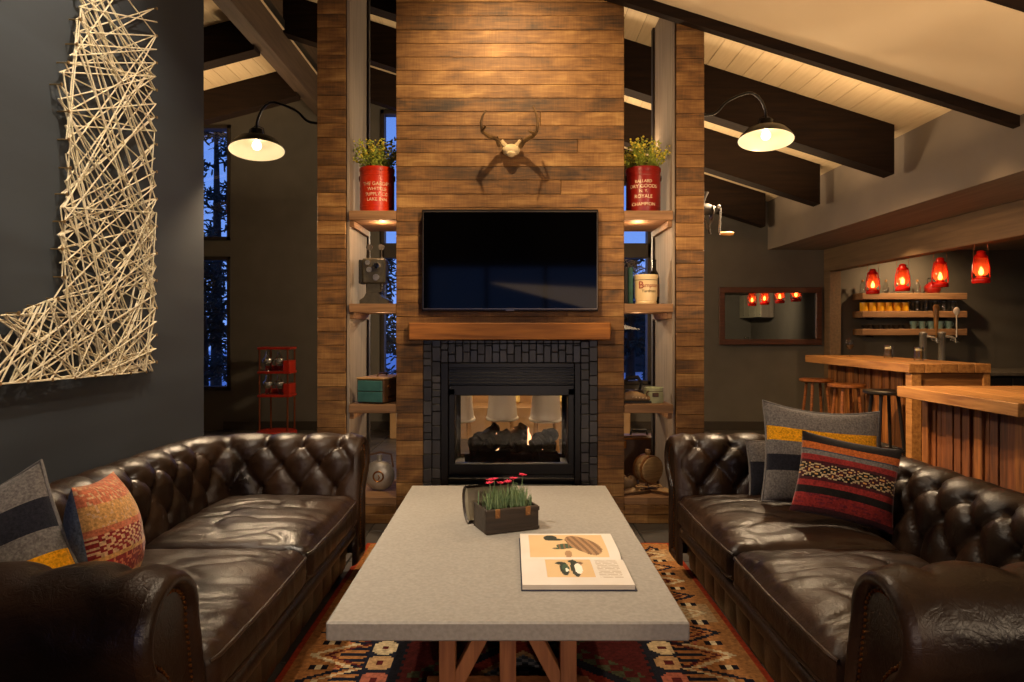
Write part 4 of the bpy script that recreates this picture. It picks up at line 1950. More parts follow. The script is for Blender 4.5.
# teal case / radio
rd = thing('teal_case', 'teal fronted box with tan leather top on the left shelf', 'case', (-.945, 5.05, SCC), math.radians(-14))
mb = MB()
mb.box(-.105, .105, -.20, .20, .006, .175, .008)
mb.build('body', m_brownleather, rd)
mb = MB()
mb.box(-.095, .095, -.212, -.198, .012, .086, .004)
mb.box(-.095, .095, -.212, -.198, .09, .166, .004)
mb.build('teal_front', m_teal, rd)
mb = MB()
mb.box(-.108, .108, -.206, .204, .172, .186, .005)
mb.build('top_panel', m_tan, rd)
mb = MB()
mb.tube([(0, -.08, .186), (0, -.07, .205), (0, .07, .205), (0, .08, .186)], .007, 8)
mb.build('handle', m_brownleather, rd)
mb = MB()
for y in (-.12, .02, .12):
    mb.lathe([(.001, 0), (.014, 0), (.014, .01), (.001, .012)], 12, (.105, y, .12), 'x')
mb.box(.104, .109, -.15, .15, .03, .05, .002)
mb.build('clasp', m_nail, rd)

# round metal canteen
cn = thing('metal_canteen', 'round silver metal canteen on the lowest left shelf', 'canteen', (-.955, 5.0, SD), 0)
mb = MB()
mb.lathe([(.001, -.05), (.05, -.048), (.09, -.035), (.108, -.012), (.112, 0), (.108, .012), (.09, .035), (.05, .048), (.001, .05)], 32, (0, 0, .112), 'y')
mb.build('body', m_oldsteel, cn)
mb = MB()
mb.lathe([(.02, 0), (.018, .02), (.02, .022), (.02, .045), (.001, .048)], 14, (0, 0, .218))
mb.build('cap', m_oldsteel, cn)
mb = MB()
mb.tube([(-.098, .0, .17), (-.14, .02, .2), (-.10, .03, .25), (0, .03, .275), (.08, .03, .26), (.1, 0, .17)], .007, 6)
mb.build('strap', m_brownleather, cn)
mb = MB()
mb.lathe([(.03, -.0), (.036, -.004), (.042, 0)], 20, (0, -.049, .112), 'y')
mb.tube([(0, -.052, .125), (.01, -.054, .105), (0, -.052, .09)], .004, 6)
mb.build('emblem', m_nail, cn)

# right shelf, middle: books, crock, bottle
for (x, wd, h, lb, m) in ((.835, .03, .27, 'dark green book standing against the chimney boards', m_matte), (.868, .034, .265, 'bright green book beside the stoneware crock', m_green)):
    b = thing('book', lb, 'book', (x, 5.0, SB_), group='books beside the crock')
    mb = MB()
    mb.box(-wd / 2, wd / 2, -.09, .09, 0, h, .004)
    mb.build('cover', m, b)
    mb = MB()
    mb.box(-wd / 2 + .004, wd / 2 - .004, -.085, .0915, .004, h - .004)
    mb.box(-wd / 2 + .004, wd / 2 - .004, -.085, .085, .004, h + .0008)
    mb.build('pages', m_page, b)
ck = thing('stoneware_crock', 'cream stoneware crock with printed lettering on the right shelf', 'crock', (.985, 4.95, SB_))
mb = MB()
mb.lathe([(.001, 0), (.075, 0), (.078, .012), (.074, .02), (.080, .05), (.083, .19), (.087, .196), (.087, .212), (.078, .214), (.078, .03), (.001, .03)], 36)
mb.build('pot', m_stone, ck, angle=35)
mb = MB()
text_mesh(mb, 'B', .075, wrap(.0845, .112, -.62))
text_mesh(mb, 'rampton', .042, wrap(.0845, .122, .18))
mb.build('red_lettering', m_inkred, ck, recalc=False)
mb = MB()
text_mesh(mb, 'Yardmen', .030, wrap(.0845, .085, .1))
mb.box(-.07, .07, -.0, -.0, 0, 0) if False else None
mb.build('dark_lettering', m_inkdark, ck, recalc=False)
mb = MB()
mb.lathe([(.0838, .172), (.0845, .174), (.0838, .176)], 36)
mb.build('line_band', m_inkdark, ck)
for (x, y, h, lb) in ((1.068, 5.06, .32, 'dark glass bottle right behind the cream crock'),):
    b = thing('bottle', lb, 'bottle', (x, y, SB_))
    mb = MB()
    mb.lathe([(.001, 0), (.036, 0), (.038, .006), (.038, .2), (.03, .235), (.015, .26), (.0135, .32), (.016, .322), (.016, .335), (.001, .335)], 24)
    mb.build('glass_body', m_bottle, b)
    mb = MB()
    mb.lathe([(.0385, .06), (.0388, .062), (.0388, .15), (.0385, .152)], 24)
    mb.build('paper_label', m_label, b)

# right shelf, lower: tin mug, ice skate, old iron
tn = thing('tin_pot', 'pale green tin pot at the right end of the lower shelf', 'tin', (1.045, 4.96, SCC))
mb = MB()
mb.lathe([(.001, 0), (.066, 0), (.068, .006), (.066, .10), (.069, .108), (.064, .11), (.062, .02), (.001, .02)], 28)
mb.build('pot', m_mintin, tn)
mb = MB()
mb.tube([(-.05, -.045, .085), (-.065, -.06, .07), (-.06, -.055, .04), (-.045, -.05, .03)], .006, 6)
mb.lathe([(.0668, .082), (.068, .084), (.0668, .086)], 28)
mb.box(-.025, .02, -.072, -.064, .045, .075, .003)
mb.build('trim', m_brownleather, tn)
ss = thing('laced_shoe', 'old pale leather shoe with dark laces beside the green tin', 'shoe', (.92, 4.93, SCC), 0)
mb = MB()
secs = [(-.11, .02, .03, .05), (-.09, .034, .06, .055), (-.05, .038, .078, .06), (0, .038, .07, .06), (.05, .036, .05, .05), (.085, .03, .04, .042), (.105, .012, .025, .03)]


def shoe(u, v):
    t = u * (len(secs) - 1)
    i = min(int(t), len(secs) - 2)
    f = t - i
    x, w, h, z0 = [secs[i][k] + (secs[i + 1][k] - secs[i][k]) * f for k in range(4)]
    a = 2 * PI * v
    return (x, w * math.cos(a), .012 + max(0, h / 2 + h / 2 * math.sin(a)))


mb.grid(shoe, 24, 18)
mb.build('upper', m_paleleather, ss, weld=True)
mb = MB()
mb.prism([(-.115, -.035), (-.06, -.045), (.04, -.042), (.1, -.03), (.112, 0), (.1, .03), (.04, .042), (-.06, .045), (-.115, .035)], 0, .016, 'xy')
mb.build('sole', m_matte, ss)
mb = MB()
for k in range(5):
    x = -.04 + k * .024
    mb.tube([(x, -.036, .05 - k * .003), (x + .012, -.02, .074 - k * .006), (x + .02, .02, .074 - k * .006)], .0035, 5)
    mb.ball((x, -.038, .045 - k * .003), .005, 6, 4)
mb.build('laces', m_white_ink, ss)
ir = thing('flat_iron', 'dark cast iron flat iron standing behind the pale shoe', 'iron', (.92, 5.14, SCC), math.radians(-10))
mb = MB()
mb.prism([(-.10, -.05), (.02, -.05), (.12, 0), (.02, .05), (-.10, .05)], 0, .05, 'xy')
mb.prism([(-.085, -.035), (.01, -.035), (.08, 0), (.01, .035), (-.085, .035)], .05, .075, 'xy')
mb.build('sole_plate', m_castiron, ir)
mb = MB()
mb.tube([(-.06, 0, .07), (-.075, 0, .12), (-.03, 0, .165), (.04, 0, .17), (.07, 0, .13), (.05, 0, .07)], [.01, .012, .016, .016, .012, .01], 10)
mb.build('handle', m_matte, ir)

# bottom right: wooden keg canteen, slippers, suitcase
kg = thing('keg_canteen', 'small round banded wooden keg canteen on the lowest right shelf', 'keg', (1.005, 4.98, SD + .005), math.radians(28))
mb = MB()
mb.lathe([(.001, -.062), (.088, -.062), (.092, -.06), (.099, -.02), (.10, 0), (.099, .02), (.092, .06), (.088, .062), (.001, .062)], 30, (0, 0, .16), 'y')
mb.build('barrel', m_barrel, kg)
mb = MB()
for y in (-.04, .04):
    mb.lathe([(.094, y - .01), (.100, y - .01), (.101, y + .01), (.096, y + .01)], 30, (0, 0, .16), 'y')
mb.build('hoop', m_latch, kg)
mb = MB()
mb.lathe([(.014, 0), (.016, .02), (.02, .024), (.018, .045), (.001, .048)], 12, (0, 0, .255))
mb.build('bung', m_barrel, kg)
mb = MB()
for s in (-1, 1):
    mb.tube([(s * .06, -.05, 0), (s * .05, -.05, .075)], .01, 6)
    mb.tube([(s * .06, .05, 0), (s * .05, .05, .075)], .01, 6)
mb.box(-.075, .075, -.06, .06, 0, .02, .004)
mb.build('cradle', m_brownleather, kg)


def slipper(lb, x, y, rz, m):
    s = thing('leather_slipper', lb, 'slipper', (x, y, SD), rz, 'worn leather slippers')
    mb = MB()

    def f(u, v):
        a = 2 * PI * v
        t = u
        x = -.11 + .22 * t
        w = .038 * (math.sin(PI * min(1, .1 + t * .86)) ** .6)
        h = .055 * (1 - .35 * t) * (math.sin(PI * min(.999, .12 + t * .82)) ** .5)
        z = h * (.5 + .5 * math.sin(a))
        if t < .55 and math.sin(a) > .2:
            z = h * .6 - .02 * math.sin(a)
        return (x, w * math.cos(a), max(z, 0) + .006)
    mb.grid(f, 24, 20)
    mb.build('upper', m, s, weld=True)
    mb = MB()
    mb.prism([(-.11, -.025), (-.05, -.036), (.04, -.04), (.1, -.022), (.115, 0), (.1, .022), (.04, .04), (-.05, .036), (-.11, .025)], 0, .012, 'xy')
    mb.build('sole', m_brownleather, s)
    mb = MB()
    mb.tube([(-.08, -.034, .05), (-.03, -.03, .056), (-.0, 0, .05), (-.03, .03, .056), (-.08, .034, .05), (-.1, 0, .052)], .005, 6, closed=True)
    mb.build('collar', m_tan, s)


slipper('worn leather slipper in front of the wooden keg, pointing left', .90, 4.90, math.radians(200), m_paleleather)
slipper('worn leather slipper at the right end of the lowest shelf', 1.09, 4.90, math.radians(-35), m_tan)
sp = thing('leather_pouch', 'crumpled leather pouch behind the left slipper', 'pouch', (.88, 5.03, SD), 0)
mb = MB()
mb.grid(lambda u, v: tuple(Vector((math.cos(2 * PI * u) * math.sin(PI * v) * .065, math.sin(2 * PI * u) * math.sin(PI * v) * .05, .055 - .055 * math.cos(PI * v))) * (1 + .25 * noise.noise(Vector((math.cos(2 * PI * u) * 2, math.sin(2 * PI * u) * 2, v * 4))))), 28, 18)
mb.build('bag', m_paleleather, sp, weld=True)
mb = MB()
mb.tube([(-.04, -.02, .09), (0, -.03, .12), (.045, -.01, .1)], .006, 6)
mb.build('drawstring', m_brownleather, sp)
sc = thing('suitcase', 'dark brown suitcase with handle standing behind the lowest right shelf', 'suitcase', (1.06, 5.62, 0), 0)
mb = MB()
mb.box(-.20, .20, -.08, .08, 0, .50, .02)
mb.build('body', m_brownleather, sc)
mb = MB()
mb.tube([(-.07, 0, .49), (-.06, 0, .535), (.06, 0, .535), (.07, 0, .49)], .012, 8)
mb.build('handle', m_matte, sc)
mb = MB()
for x in (-.13, .13):
    mb.box(x - .015, x + .015, -.085, -.078, .40, .46, .003)
mb.box(-.2, .2, -.083, -.079, .47, .485, .002)
mb.build('clasp', m_nail, sc)

# ================================================================== GOOSENECK LAMPS


def gooseneck(label, side, cx, zrim, peak, wallz, tilt):
    r = thing('gooseneck_lamp', label, 'lamp', (cx, 5.1, zrim))
    hx = (1.365 if side > 0 else -1.357) - cx       # wall end, local
    T = Matrix.Rotation(math.radians(tilt[0]), 4, 'X') @ Matrix.Rotation(math.radians(tilt[1]), 4, 'Y')
    mb = MB(T)
    mb.lathe([(.199, 0), (.201, .004), (.185, .03), (.15, .07), (.11, .09), (.05, .098), (.045, .16), (.02, .165), (.001, .165)], 40)
    mb.build('shade', m_black, r)
    mb = MB(T)
    mb.lathe([(.198, .001), (.182, .026), (.147, .064), (.108, .083), (.05, .088), (.001, .088)], 40)
    mb.build('shade_lining', m_shade_in, r)
    mb = MB(T)
    mb.lathe([(.012, .088), (.014, .075), (.03, .055), (.035, .035), (.025, .015), (.001, .008)], 16)
    mb.build('bulb', m_bulb, r)
    mb = MB()
    pk = peak
    wz = wallz - zrim
    top = T @ Vector((0, 0, .16))
    s = side
    k = abs(hx)
    ctl = [top, top + Vector((.005 * -s, 0, .07)), Vector((-s * .04, 0, pk - .05)), Vector((-s * .11, 0, pk)), Vector((-s * .2, 0, pk - .02)), Vector((-s * .3, 0, (pk + wz) / 2 + .01)), Vector((-s * .37, 0, wz + .02)), Vector((-s * .44, 0, wz)), Vector((hx, 0, wz))]
    # smooth
    pts = []
    for i in range(len(ctl) - 1):
        p0, p1, p2, p3 = ctl[max(i - 1, 0)], ctl[i], ctl[i + 1], ctl[min(i + 2, len(ctl) - 1)]
        for q in range(6):
            t = q / 6
            pts.append(.5 * ((2 * p1) + (p2 - p0) * t + (2 * p0 - 5 * p1 + 4 * p2 - p3) * t * t + (3 * p1 - p0 - 3 * p2 + p3) * t ** 3))
    pts.append(ctl[-1])
    mb.tube(pts, .0095, 10)
    mb.build('arm', m_black, r)
    mb = MB()
    mb.lathe([(.001, 0), (.045, 0), (.045, .008), (.015, .02), (.001, .02)], 20, (hx, 0, wz), 'x', M=Matrix.Rotation(0 if s > 0 else PI, 4, 'Z'))
    mb.build('wall_plate', m_black, r)
    mb = MB(T)
    for a in (0, PI):
        mb.tube([(.06 * math.cos(a), .06 * math.sin(a), .095), (.052 * math.cos(a), .052 * math.sin(a), .17), (0, 0, .2)], .004, 6)
    mb.build('socket_guard', m_black, r)
    p = T @ Vector((0, 0, -.012))
    l = spot(('lamp_light_left' if side < 0 else 'lamp_light_right'), (cx + p.x, 5.1 + p.y, zrim + p.z), (cx + p.x * 2, 5.1, 0), 225, 124, .5, (1, .74, .46), .05)
    l2 = point(('lamp_bulb_left' if side < 0 else 'lamp_bulb_right'), (cx + p.x, 5.1 + p.y, zrim + .012), 2.2, (1, .78, .5), .02)


gooseneck('black gooseneck barn lamp on the pier left of the chimney', -1, -1.89, 2.70, .36, 2.905, (-9, -4))
gooseneck('black gooseneck barn lamp on the pier right of the chimney', 1, 1.91, 2.775, .355, 2.965, (-9, 4))

# grinder and hook on the right pier
gr = thing('hand_grinder', 'old cast metal hand grinder with crank on the right pier', 'grinder', (1.387, 5.15, 2.24))
mb = MB()
mb.lathe([(.001, 0), (.035, 0), (.045, .03), (.045, .09), (.03, .12), (.02, .16), (.001, .16)], 18, (.02, 0, .03), 'x')
mb.lathe([(.02, .05), (.03, .09), (.05, .13), (.052, .135), (.046, .135), (.028, .09), (.001, .08)], 18, (.06, 0, .02))
mb.tube([(.03, 0, 0), (.03, 0, -.08), (.045, 0, -.13), (.0, 0, -.15)], [.016, .014, .014, .012], 8)
mb.tube([(.03, -.01, -.02), (.09, -.01, -.06), (.1, -.01, -.12)], .01, 8)
mb.lathe([(.03, 0), (.055, 0), (.058, .006), (.055, .014), (.03, .014), (.03, 0)], 20, (.125, -.01, .0), 'x')
mb.lathe([(.001, 0), (.014, 0), (.014, .03), (.001, .03)], 10, (.12, -.01, .0), 'x')
for a in range(4):
    mb.tube([(.132, -.01 + .01 * math.cos(a * PI / 2), .01 * math.sin(a * PI / 2)), (.132, -.01 + .045 * math.cos(a * PI / 2), .045 * math.sin(a * PI / 2))], .005, 6)
mb.tube([(.13, -.01, -.05), (.11, -.01, -.10), (.12, -.01, -.16)], [.012, .010, .014], 8)
mb.build('body', m_castiron, gr)
mb = MB()
mb.box(-.012, .0, -.05, .05, -.16, .12, .004)
mb.tube([(-.005, 0, .12), (.02, -.02, .16), (.045, -.02, .14), (.03, -.02, .10)], .008, 8)
mb.build('mounting_plate', m_castiron, gr)
mb = MB()
mb.tube([(.18, -.02, .05), (.195, -.02, .03), (.19, -.02, -.05), (.188, -.02, -.15)], .009, 8)
mb.ball((.18, -.02, .045), .018, 10, 6)
mb.build('crank', m_steel, gr)
mb = MB()
mb.lathe([(.001, 0), (.012, .0), (.014, .03), (.018, .07), (.012, .10), (.001, .105)], 14, (.19, -.02, -.155), 'x')
mb.build('wooden_handle', m_grip, gr)
hk = thing('iron_bracket', 'small black iron bracket below the hand grinder', 'bracket', (1.378, 5.15, 1.80))
mb = MB()
mb.box(-.012, .0, -.03, .03, -.05, .14, .003)
mb.build('plate', m_matte, hk)
mb = MB()
mb.tube([(.0, 0, .11), (.04, 0, .10), (.055, 0, .05), (.055, 0, -.02), (.03, 0, -.04), (.02, 0, -.02)], .010, 8)
mb.build('hook', m_matte, hk)

# ================================================================== STRING ART
WX = -1.999


def W(px, py):
    d = 1.96 * 683 / (510 - px)
    return (d, CAMZ - (py - 330) * d / 683)


left_edge = [(80, -60), (80, 0), (78, 15), (76, 35), (72, 55), (66, 62), (60, 75), (58, 90), (60, 100), (66, 110), (66, 130), (66, 150), (68, 165), (66, 180), (63, 200), (62, 215), (61, 232), (59, 247), (62, 258), (62, 275), (63, 290), (58, 298), (48, 300), (40, 304), (30, 308), (22, 312), (10, 314), (0, 315), (-40, 318)]
right_edge = [(154, -60)] + [(154.5, y) for y in range(0, 372, 14)] + [(154, 371), (142, 372), (125, 373.5), (108, 375), (90, 376.5), (72, 378), (54, 379.5), (36, 381), (18, 382.5), (0, 384), (-40, 387)]


def resample(poly, step):
    P_ = [Vector(W(*p)) for p in poly]
    out = [P_[0]]
    acc = 0
    for a, b in zip(P_, P_[1:]):
        ln = (b - a).length
        while acc + step <= ln + 1e-9:
            acc += step
            out.append(a.lerp(b, acc / ln))
        acc -= ln
    return out


EL = resample(left_edge, .062)
ER = resample(right_edge, .075)
poly_px = left_edge + right_edge[::-1]
POLY = [Vector(W(*p)) for p in poly_px]


def inside(p):
    c = False
    n = len(POLY)
    for i in range(n):
        a, b = POLY[i], POLY[i - 1]
        if (a.y > p.y) != (b.y > p.y) and p.x < (b.x - a.x) * (p.y - a.y) / (b.y - a.y) + a.x:
            c = not c
    return c


def okseg(a, b):
    bad = 0
    for k in range(1, 16):
        if not inside(a.lerp(b, k / 16)):
            bad += 1
    return bad <= 0


sa = thing('string_art', 'large map-shaped string art of cream yarn on the dark wall', 'wall art', (WX, 0, 0))
random.seed(21)
allp = EL + ER
mb = MB()
made = 0
use = {}


def string(a, b):
    d = random.uniform(.028, .05)
    mb.tube([(d, a.x, a.y), (d + random.uniform(-.004, .004), b.x, b.y)], .0034, 5)


tries = 0
while made < 225 and tries < 20000:
    tries += 1
    i = random.randrange(len(allp))
    a = allp[i]
    b = random.choice(allp)
    ln = (a - b).length
    if ln < .16 or ln > 1.5:
        continue
    if random.random() < (ln - .55) * .9:
        continue
    if abs(a.x - b.x) < .05 or not okseg(a, b):
        continue
    string(a, b)
    made += 1
for a, b in zip(ER, ER[2:]):
    if random.random() < .12:
        string(a, b)
mb.build('yarn', m_yarn, sa, angle=60)
nail0 = None
for p in allp[::2]:
    if nail0 is None:
        mb = MB()
        mb.lathe([(.003, 0), (.003, .05), (.008, .05), (.008, .054), (.001, .056)], 8, (0, 0, 0), 'x')
        nail0 = mb.build('nail', m_nailbrass, sa)
        o = nail0
    else:
        o = nail0.copy()
        COL.objects.link(o)
        o.parent = sa
    o.location = (0, p.x, p.y)

# ================================================================== RED GLASS RACK (back left)
rk = thing('glass_rack', 'tall red lacquered rack with copper posts against the back wall', 'rack', (-3.02, 8.85, 0))
mb = MB()
mb.lathe([(.001, 0), (.25, 0), (.25, .05), (.24, .06), (.001, .06)], 32)
mb.build('base', m_crimson, rk)
for (x, y) in ((-.19, -.1), (.17, -.1), (-.12, .12), (.19, .12)):
    mb = MB()
    mb.tube([(x, y, .06), (x, y, 1.13)], .012, 8)
    mb.build('post', m_copper, rk)
for (z, nm) in ((.50, 'tray'), (.80, 'tray'), (1.11, 'top_plate')):
    mb = MB()
    mb.box(-.21, .21, -.13, .15, z, z + .03, .004)
    if nm == 'tray':
        mb.box(.12, .20, -.125, .145, z + .03, z + .17, .004)
        mb.box(-.20, .12, .13, .145, z + .03, z + .09, .004)
    mb.build(nm, m_crimson, rk)
for i, (x, z, lb) in enumerate(((-.10, .53, 'clear glass vessel on the lower tray of the red rack, left'), (.05, .53, 'clear glass vessel on the lower tray of the red rack, right'),
                                (-.10, .83, 'clear glass vessel on the upper tray of the red rack, left'), (.05, .83, 'clear glass vessel on the upper tray of the red rack, right'))):
    v = thing('glass_vessel', lb, 'glass vessel', (-3.02 + x, 8.80, z), group='glass vessels on the red rack')
    mb = MB()
    mb.lathe([(.001, 0), (.03, 0), (.03, .008), (.012, .02), (.03, .06), (.062, .12), (.066, .15), (.03, .19), (.02, .25), (.024, .255)], 18)
    mb.build('flask', m_clear, v)
    mb = MB()
    mb.lathe([(.061, .112), (.07, .13), (.063, .16)], 18)
    mb.build('rim_band', m_steel, v)

# ================================================================== BAR
bar = thing('bar_counter', 'tall timber bar counter with upright board front, back right', 'bar', (0, 0, 0))
BX0, BX1, BY0, BY1, BZ = 3.52, 4.25, 6.03, 8.15, 1.06
mb = MB()
for i in range(5):
    w_ = (BX1 - BX0) / 5
    mb.box(BX0 + i * w_ + .001, BX0 + (i + 1) * w_ - .001, BY0, BY1, BZ - .08, BZ, .004)
mb.build('bar_top', m_bartop, bar)
mb = MB()
y = BY0 + .08
random.seed(31)
while y < BY1 - .02:
    y2 = min(y + random.uniform(.05, .09), BY1 - .01)
    dd = random.choice((0, .012, .022))
    mb.box(3.80 - dd, 3.84, y + .001, y2 - .001, .02, BZ - .08, .003)
    y = y2
mb.box(3.83, BX1 - .03, BY0 + .06, BY1 - .02, .02, BZ - .08)
mb.build('front_boards', m_barnv, bar)
mb = MB()
for (z0, z1) in ((.02, .30), (.305, .53), (.535, .76), (.765, .975)):
    mb.box(3.60, BX1 - .02, BY0 + .03, BY0 + .06, z0, z1, .004)
mb.build('end_panel', m_barwood, bar)
mb = MB()
mb.box(BX0 + .03, BX0 + .12, BY0 + .01, BY0 + .10, .02, BZ - .08, .004)
mb.box(BX1 - .06, BX1, BY0 + .01, BY0 + .10, .02, BZ - .001, .004)
mb.build('corner_post', m_bartop, bar)
mb = MB()
mb.tube([(3.72, BY0 + .2, .22), (3.72, BY1 - .1, .22)], .02, 10)
mb.box(3.72, 3.80, BY0 + .3, BY0 + .32, .21, .23)
mb.box(3.72, 3.80, BY1 - .3, BY1 - .28, .21, .23)
mb.build('foot_rail', m_castiron, bar)

lc = thing('low_counter', 'lower thick-topped timber counter beside the right sofa', 'counter', (0, 0, 0))
mb = MB()
for i in range(6):
    w_ = .26
    mb.box(3.08 + i * w_ + .001, 3.08 + (i + 1) * w_ - .001, 4.14, 5.44, .83, .915, .005)
mb.build('counter_top', m_bartop, lc)
mb = MB()
y = 4.35
while y < 5.38:
    y2 = min(y + random.uniform(.05, .085), 5.40)
    mb.box(3.30 - random.choice((0, .01, .02)), 3.34, y + .001, y2 - .001, .02, .83, .003)
    y = y2
mb.box(3.33, 4.5, 4.35, 5.40, .02, .83)
mb.build('front_boards', mat('dark_upright_board', '4a2812', '824c24', 2.6, Z_, rough=.6, bump=.3, island=.3, lo=.25, hi=.75), lc)
mb = MB()
for y in (5.33, 4.72, 4.33):
    mb.box(3.26, 3.34, y, y + .08, .02, .83, .004)
mb.build('front_post', m_barnv, lc)

# stools
st = thing('bar_stool', 'furthest bar stool with round wooden seat', 'stool', (3.52, 7.85, 0), group='stools along the bar')
mb = MB()
mb.lathe([(.001, .765), (.17, .765), (.185, .775), (.185, .795), (.175, .80), (.05, .795), (.001, .795)], 28)
seat = mb.build('seat', m_stool, st)
for k in range(4):
    a = PI / 4 + k * PI / 2
    mb = MB()
    mb.tube([(.11 * math.cos(a), .11 * math.sin(a), .77), (.19 * math.cos(a), .19 * math.sin(a), 0)], [.017, .014], 8)
    mb.build('leg', m_stool, st)
mb = MB()
mb.tube([(.168 * math.cos(2 * PI * k / 28), .168 * math.sin(2 * PI * k / 28), .25) for k in range(28)], .011, 8, closed=True)
mb.build('foot_ring', m_stool, st)
index_kids(st)
copy_tree(st, (3.50, 7.1, 0), 'middle bar stool with round brown seat in front of the bar')
s3 = copy_tree(st, (3.49, 6.36, 0), 'nearest bar stool, black, by the corner of the bar')
index_kids(st)
for c_ in KIDS[s3.name]:
    c_.data = c_.data.copy()
    c_.data.materials[0] = m_stoolblack

# things on the bar


def mug(x, y, lb):
    r = thing('beer_mug', lb, 'mug', (x, y, BZ + .001), math.radians(20), 'beer mugs on the bar')
    mb = MB()
    mb.lathe([(.001, 0), (.042, 0), (.044, .01), (.042, .13), (.044, .135), (.039, .135), (.038, .015), (.001, .012)], 18)
    mb.build('glass', m_clear, r)
    mb = MB()
    mb.lathe([(.001, .013), (.037, .013), (.037, .095), (.001, .095)], 16)
    mb.build('beer', m_beer, r)
    mb = MB()
    mb.lathe([(.001, .095), (.037, .095), (.037, .112), (.001, .115)], 16)
    mb.build('foam', m_foamy, r)
    mb = MB()
    mb.tube([(.042, 0, .115), (.075, 0, .11), (.08, 0, .07), (.07, 0, .035), (.042, 0, .03)], .007, 8)
    mb.build('handle', m_clear, r)


mug(4.07, 7.35, 'beer mug with handle standing further along the bar')
mug(4.02, 6.72, 'beer mug nearest the end panel of the bar')
wg = thing('wine_glass', 'stemmed glass of red wine at the far end of the bar', 'glass', (3.79, 7.62, BZ + .001))
mb = MB()
mb.lathe([(.034, 0), (.034, .003), (.005, .006), (.004, .08), (.02, .09), (.04, .12), (.042, .145), (.034, .19)], 18)
mb.build('glass', m_clear, wg)
mb = MB()
mb.lathe([(.001, .092), (.019, .093), (.038, .12), (.039, .14), (.001, .14)], 16)
mb.build('wine', m_wine, wg)

# back counter and shelves
bc = thing('back_counter', 'dark worktop cabinet along the back wall of the bar', 'counter', (0, 0, 0))
mb = MB()
mb.box(4.46, 7.3, 8.32, 9.295, .80, .84, .004)
mb.build('worktop', m_counter, bc)
mb = MB()
mb.box(4.50, 7.28, 8.40, 9.29, 0, .80)
for i in range(5):
    mb.box(4.52 + i * .55, 5.05 + i * .55, 8.38, 8.40, .08, .78, .004)
mb.build('cabinet', m_matte, bc)
SX0, SX1 = 4.66, 6.05
for i, z in enumerate((1.85, 1.61, 1.375)):
    s = thing('bar_shelf', ['top floating wooden shelf behind the bar', 'middle floating wooden shelf behind the bar', 'lowest floating wooden shelf behind the bar'][i], 'shelf', (0, 0, z), group='shelves behind the bar')
    mb = MB()
    mb.box(SX0, SX1, 9.03, 9.295, -.085, 0, .006)
    mb.build('plank', m_shelf, s)
    mb = MB()
    for x in (SX0 + .2, SX1 - .2):
        mb.box(x - .012, x + .012, 9.15, 9.298, -.11, -.085)
    mb.build('bracket', m_matte, s)


def repeat(make, spots, label, group):
    """spots: list of (x,y,z); labels count from the left"""
    o = make(spots[0])
    index_kids(o)
    names = ['first', 'second', 'third', 'fourth', 'fifth', 'sixth', 'seventh']
    n = len(spots)
    for i, sp_ in enumerate(spots):
        lb = label % ('leftmost' if i == 0 else 'rightmost' if i == n - 1 else names[i] + ' from the left')
        if i == 0:
            o['label'] = lb
            o['group'] = group
        else:
            c = copy_tree(o, sp_, lb)
            c['group'] = group


def ycup(loc):
    r = thing('yellow_tumbler', None, 'cup', loc)
    mb = MB()
    mb.lathe([(.001, 0), (.045, 0), (.05, .006), (.05, .115), (.046, .115), (.046, .01), (.001, .01)], 20)
    mb.build('glazed_body', m_yellowcup, r)
    return r


def jar(loc):
    r = thing('glass_mug', None, 'glass', loc)
    mb = MB()
    mb.lathe([(.001, 0), (.034, 0), (.038, .008), (.038, .10), (.031, .115), (.033, .135), (.029, .135), (.028, .115), (.034, .1), (.034, .012), (.001, .012)], 16)
    mb.build('jar', m_clear, r)
    mb = MB()
    mb.tube([(.036, -.01, .1), (.062, -.02, .09), (.062, -.02, .04), (.036, -.01, .03)], .006, 6)
    mb.build('handle', m_clear, r)
    return r


def tcup(loc):
    r = thing('blue_cup', None, 'cup', loc)
    mb = MB()
    mb.lathe([(.001, 0), (.03, 0), (.034, .006), (.044, .10), (.041, .10), (.03, .012), (.001, .01)], 18)
    mb.build('glazed_body', m_tealcup, r)
    mb = MB()
    mb.tube([(.04, 0, .085), (.065, 0, .075), (.06, 0, .04), (.036, 0, .03)], .006, 6)
    mb.build('handle', m_tealcup, r)
    return r


def dcup(loc):
    r = thing('dark_bowl', None, 'bowl', loc)
    mb = MB()
    mb.lathe([(.001, 0), (.03, 0), (.034, .006), (.06, .055), (.056, .055), (.03, .014), (.001, .012)], 18)
    mb.build('glazed_body', m_matte, r)
    return r


def bott(loc):
    r = thing('clear_bottle', None, 'bottle', loc)
    mb = MB()
    mb.lathe([(.001, 0), (.036, 0), (.038, .006), (.038, .10), (.02, .13), (.015, .16), (.017, .165)], 16)
    mb.build('glass_body', m_clear, r)
    mb = MB()
    mb.lathe([(.0145, .15), (.0145, .18), (.001, .182)], 10)
    mb.build('stopper', m_latch, r)
    return r


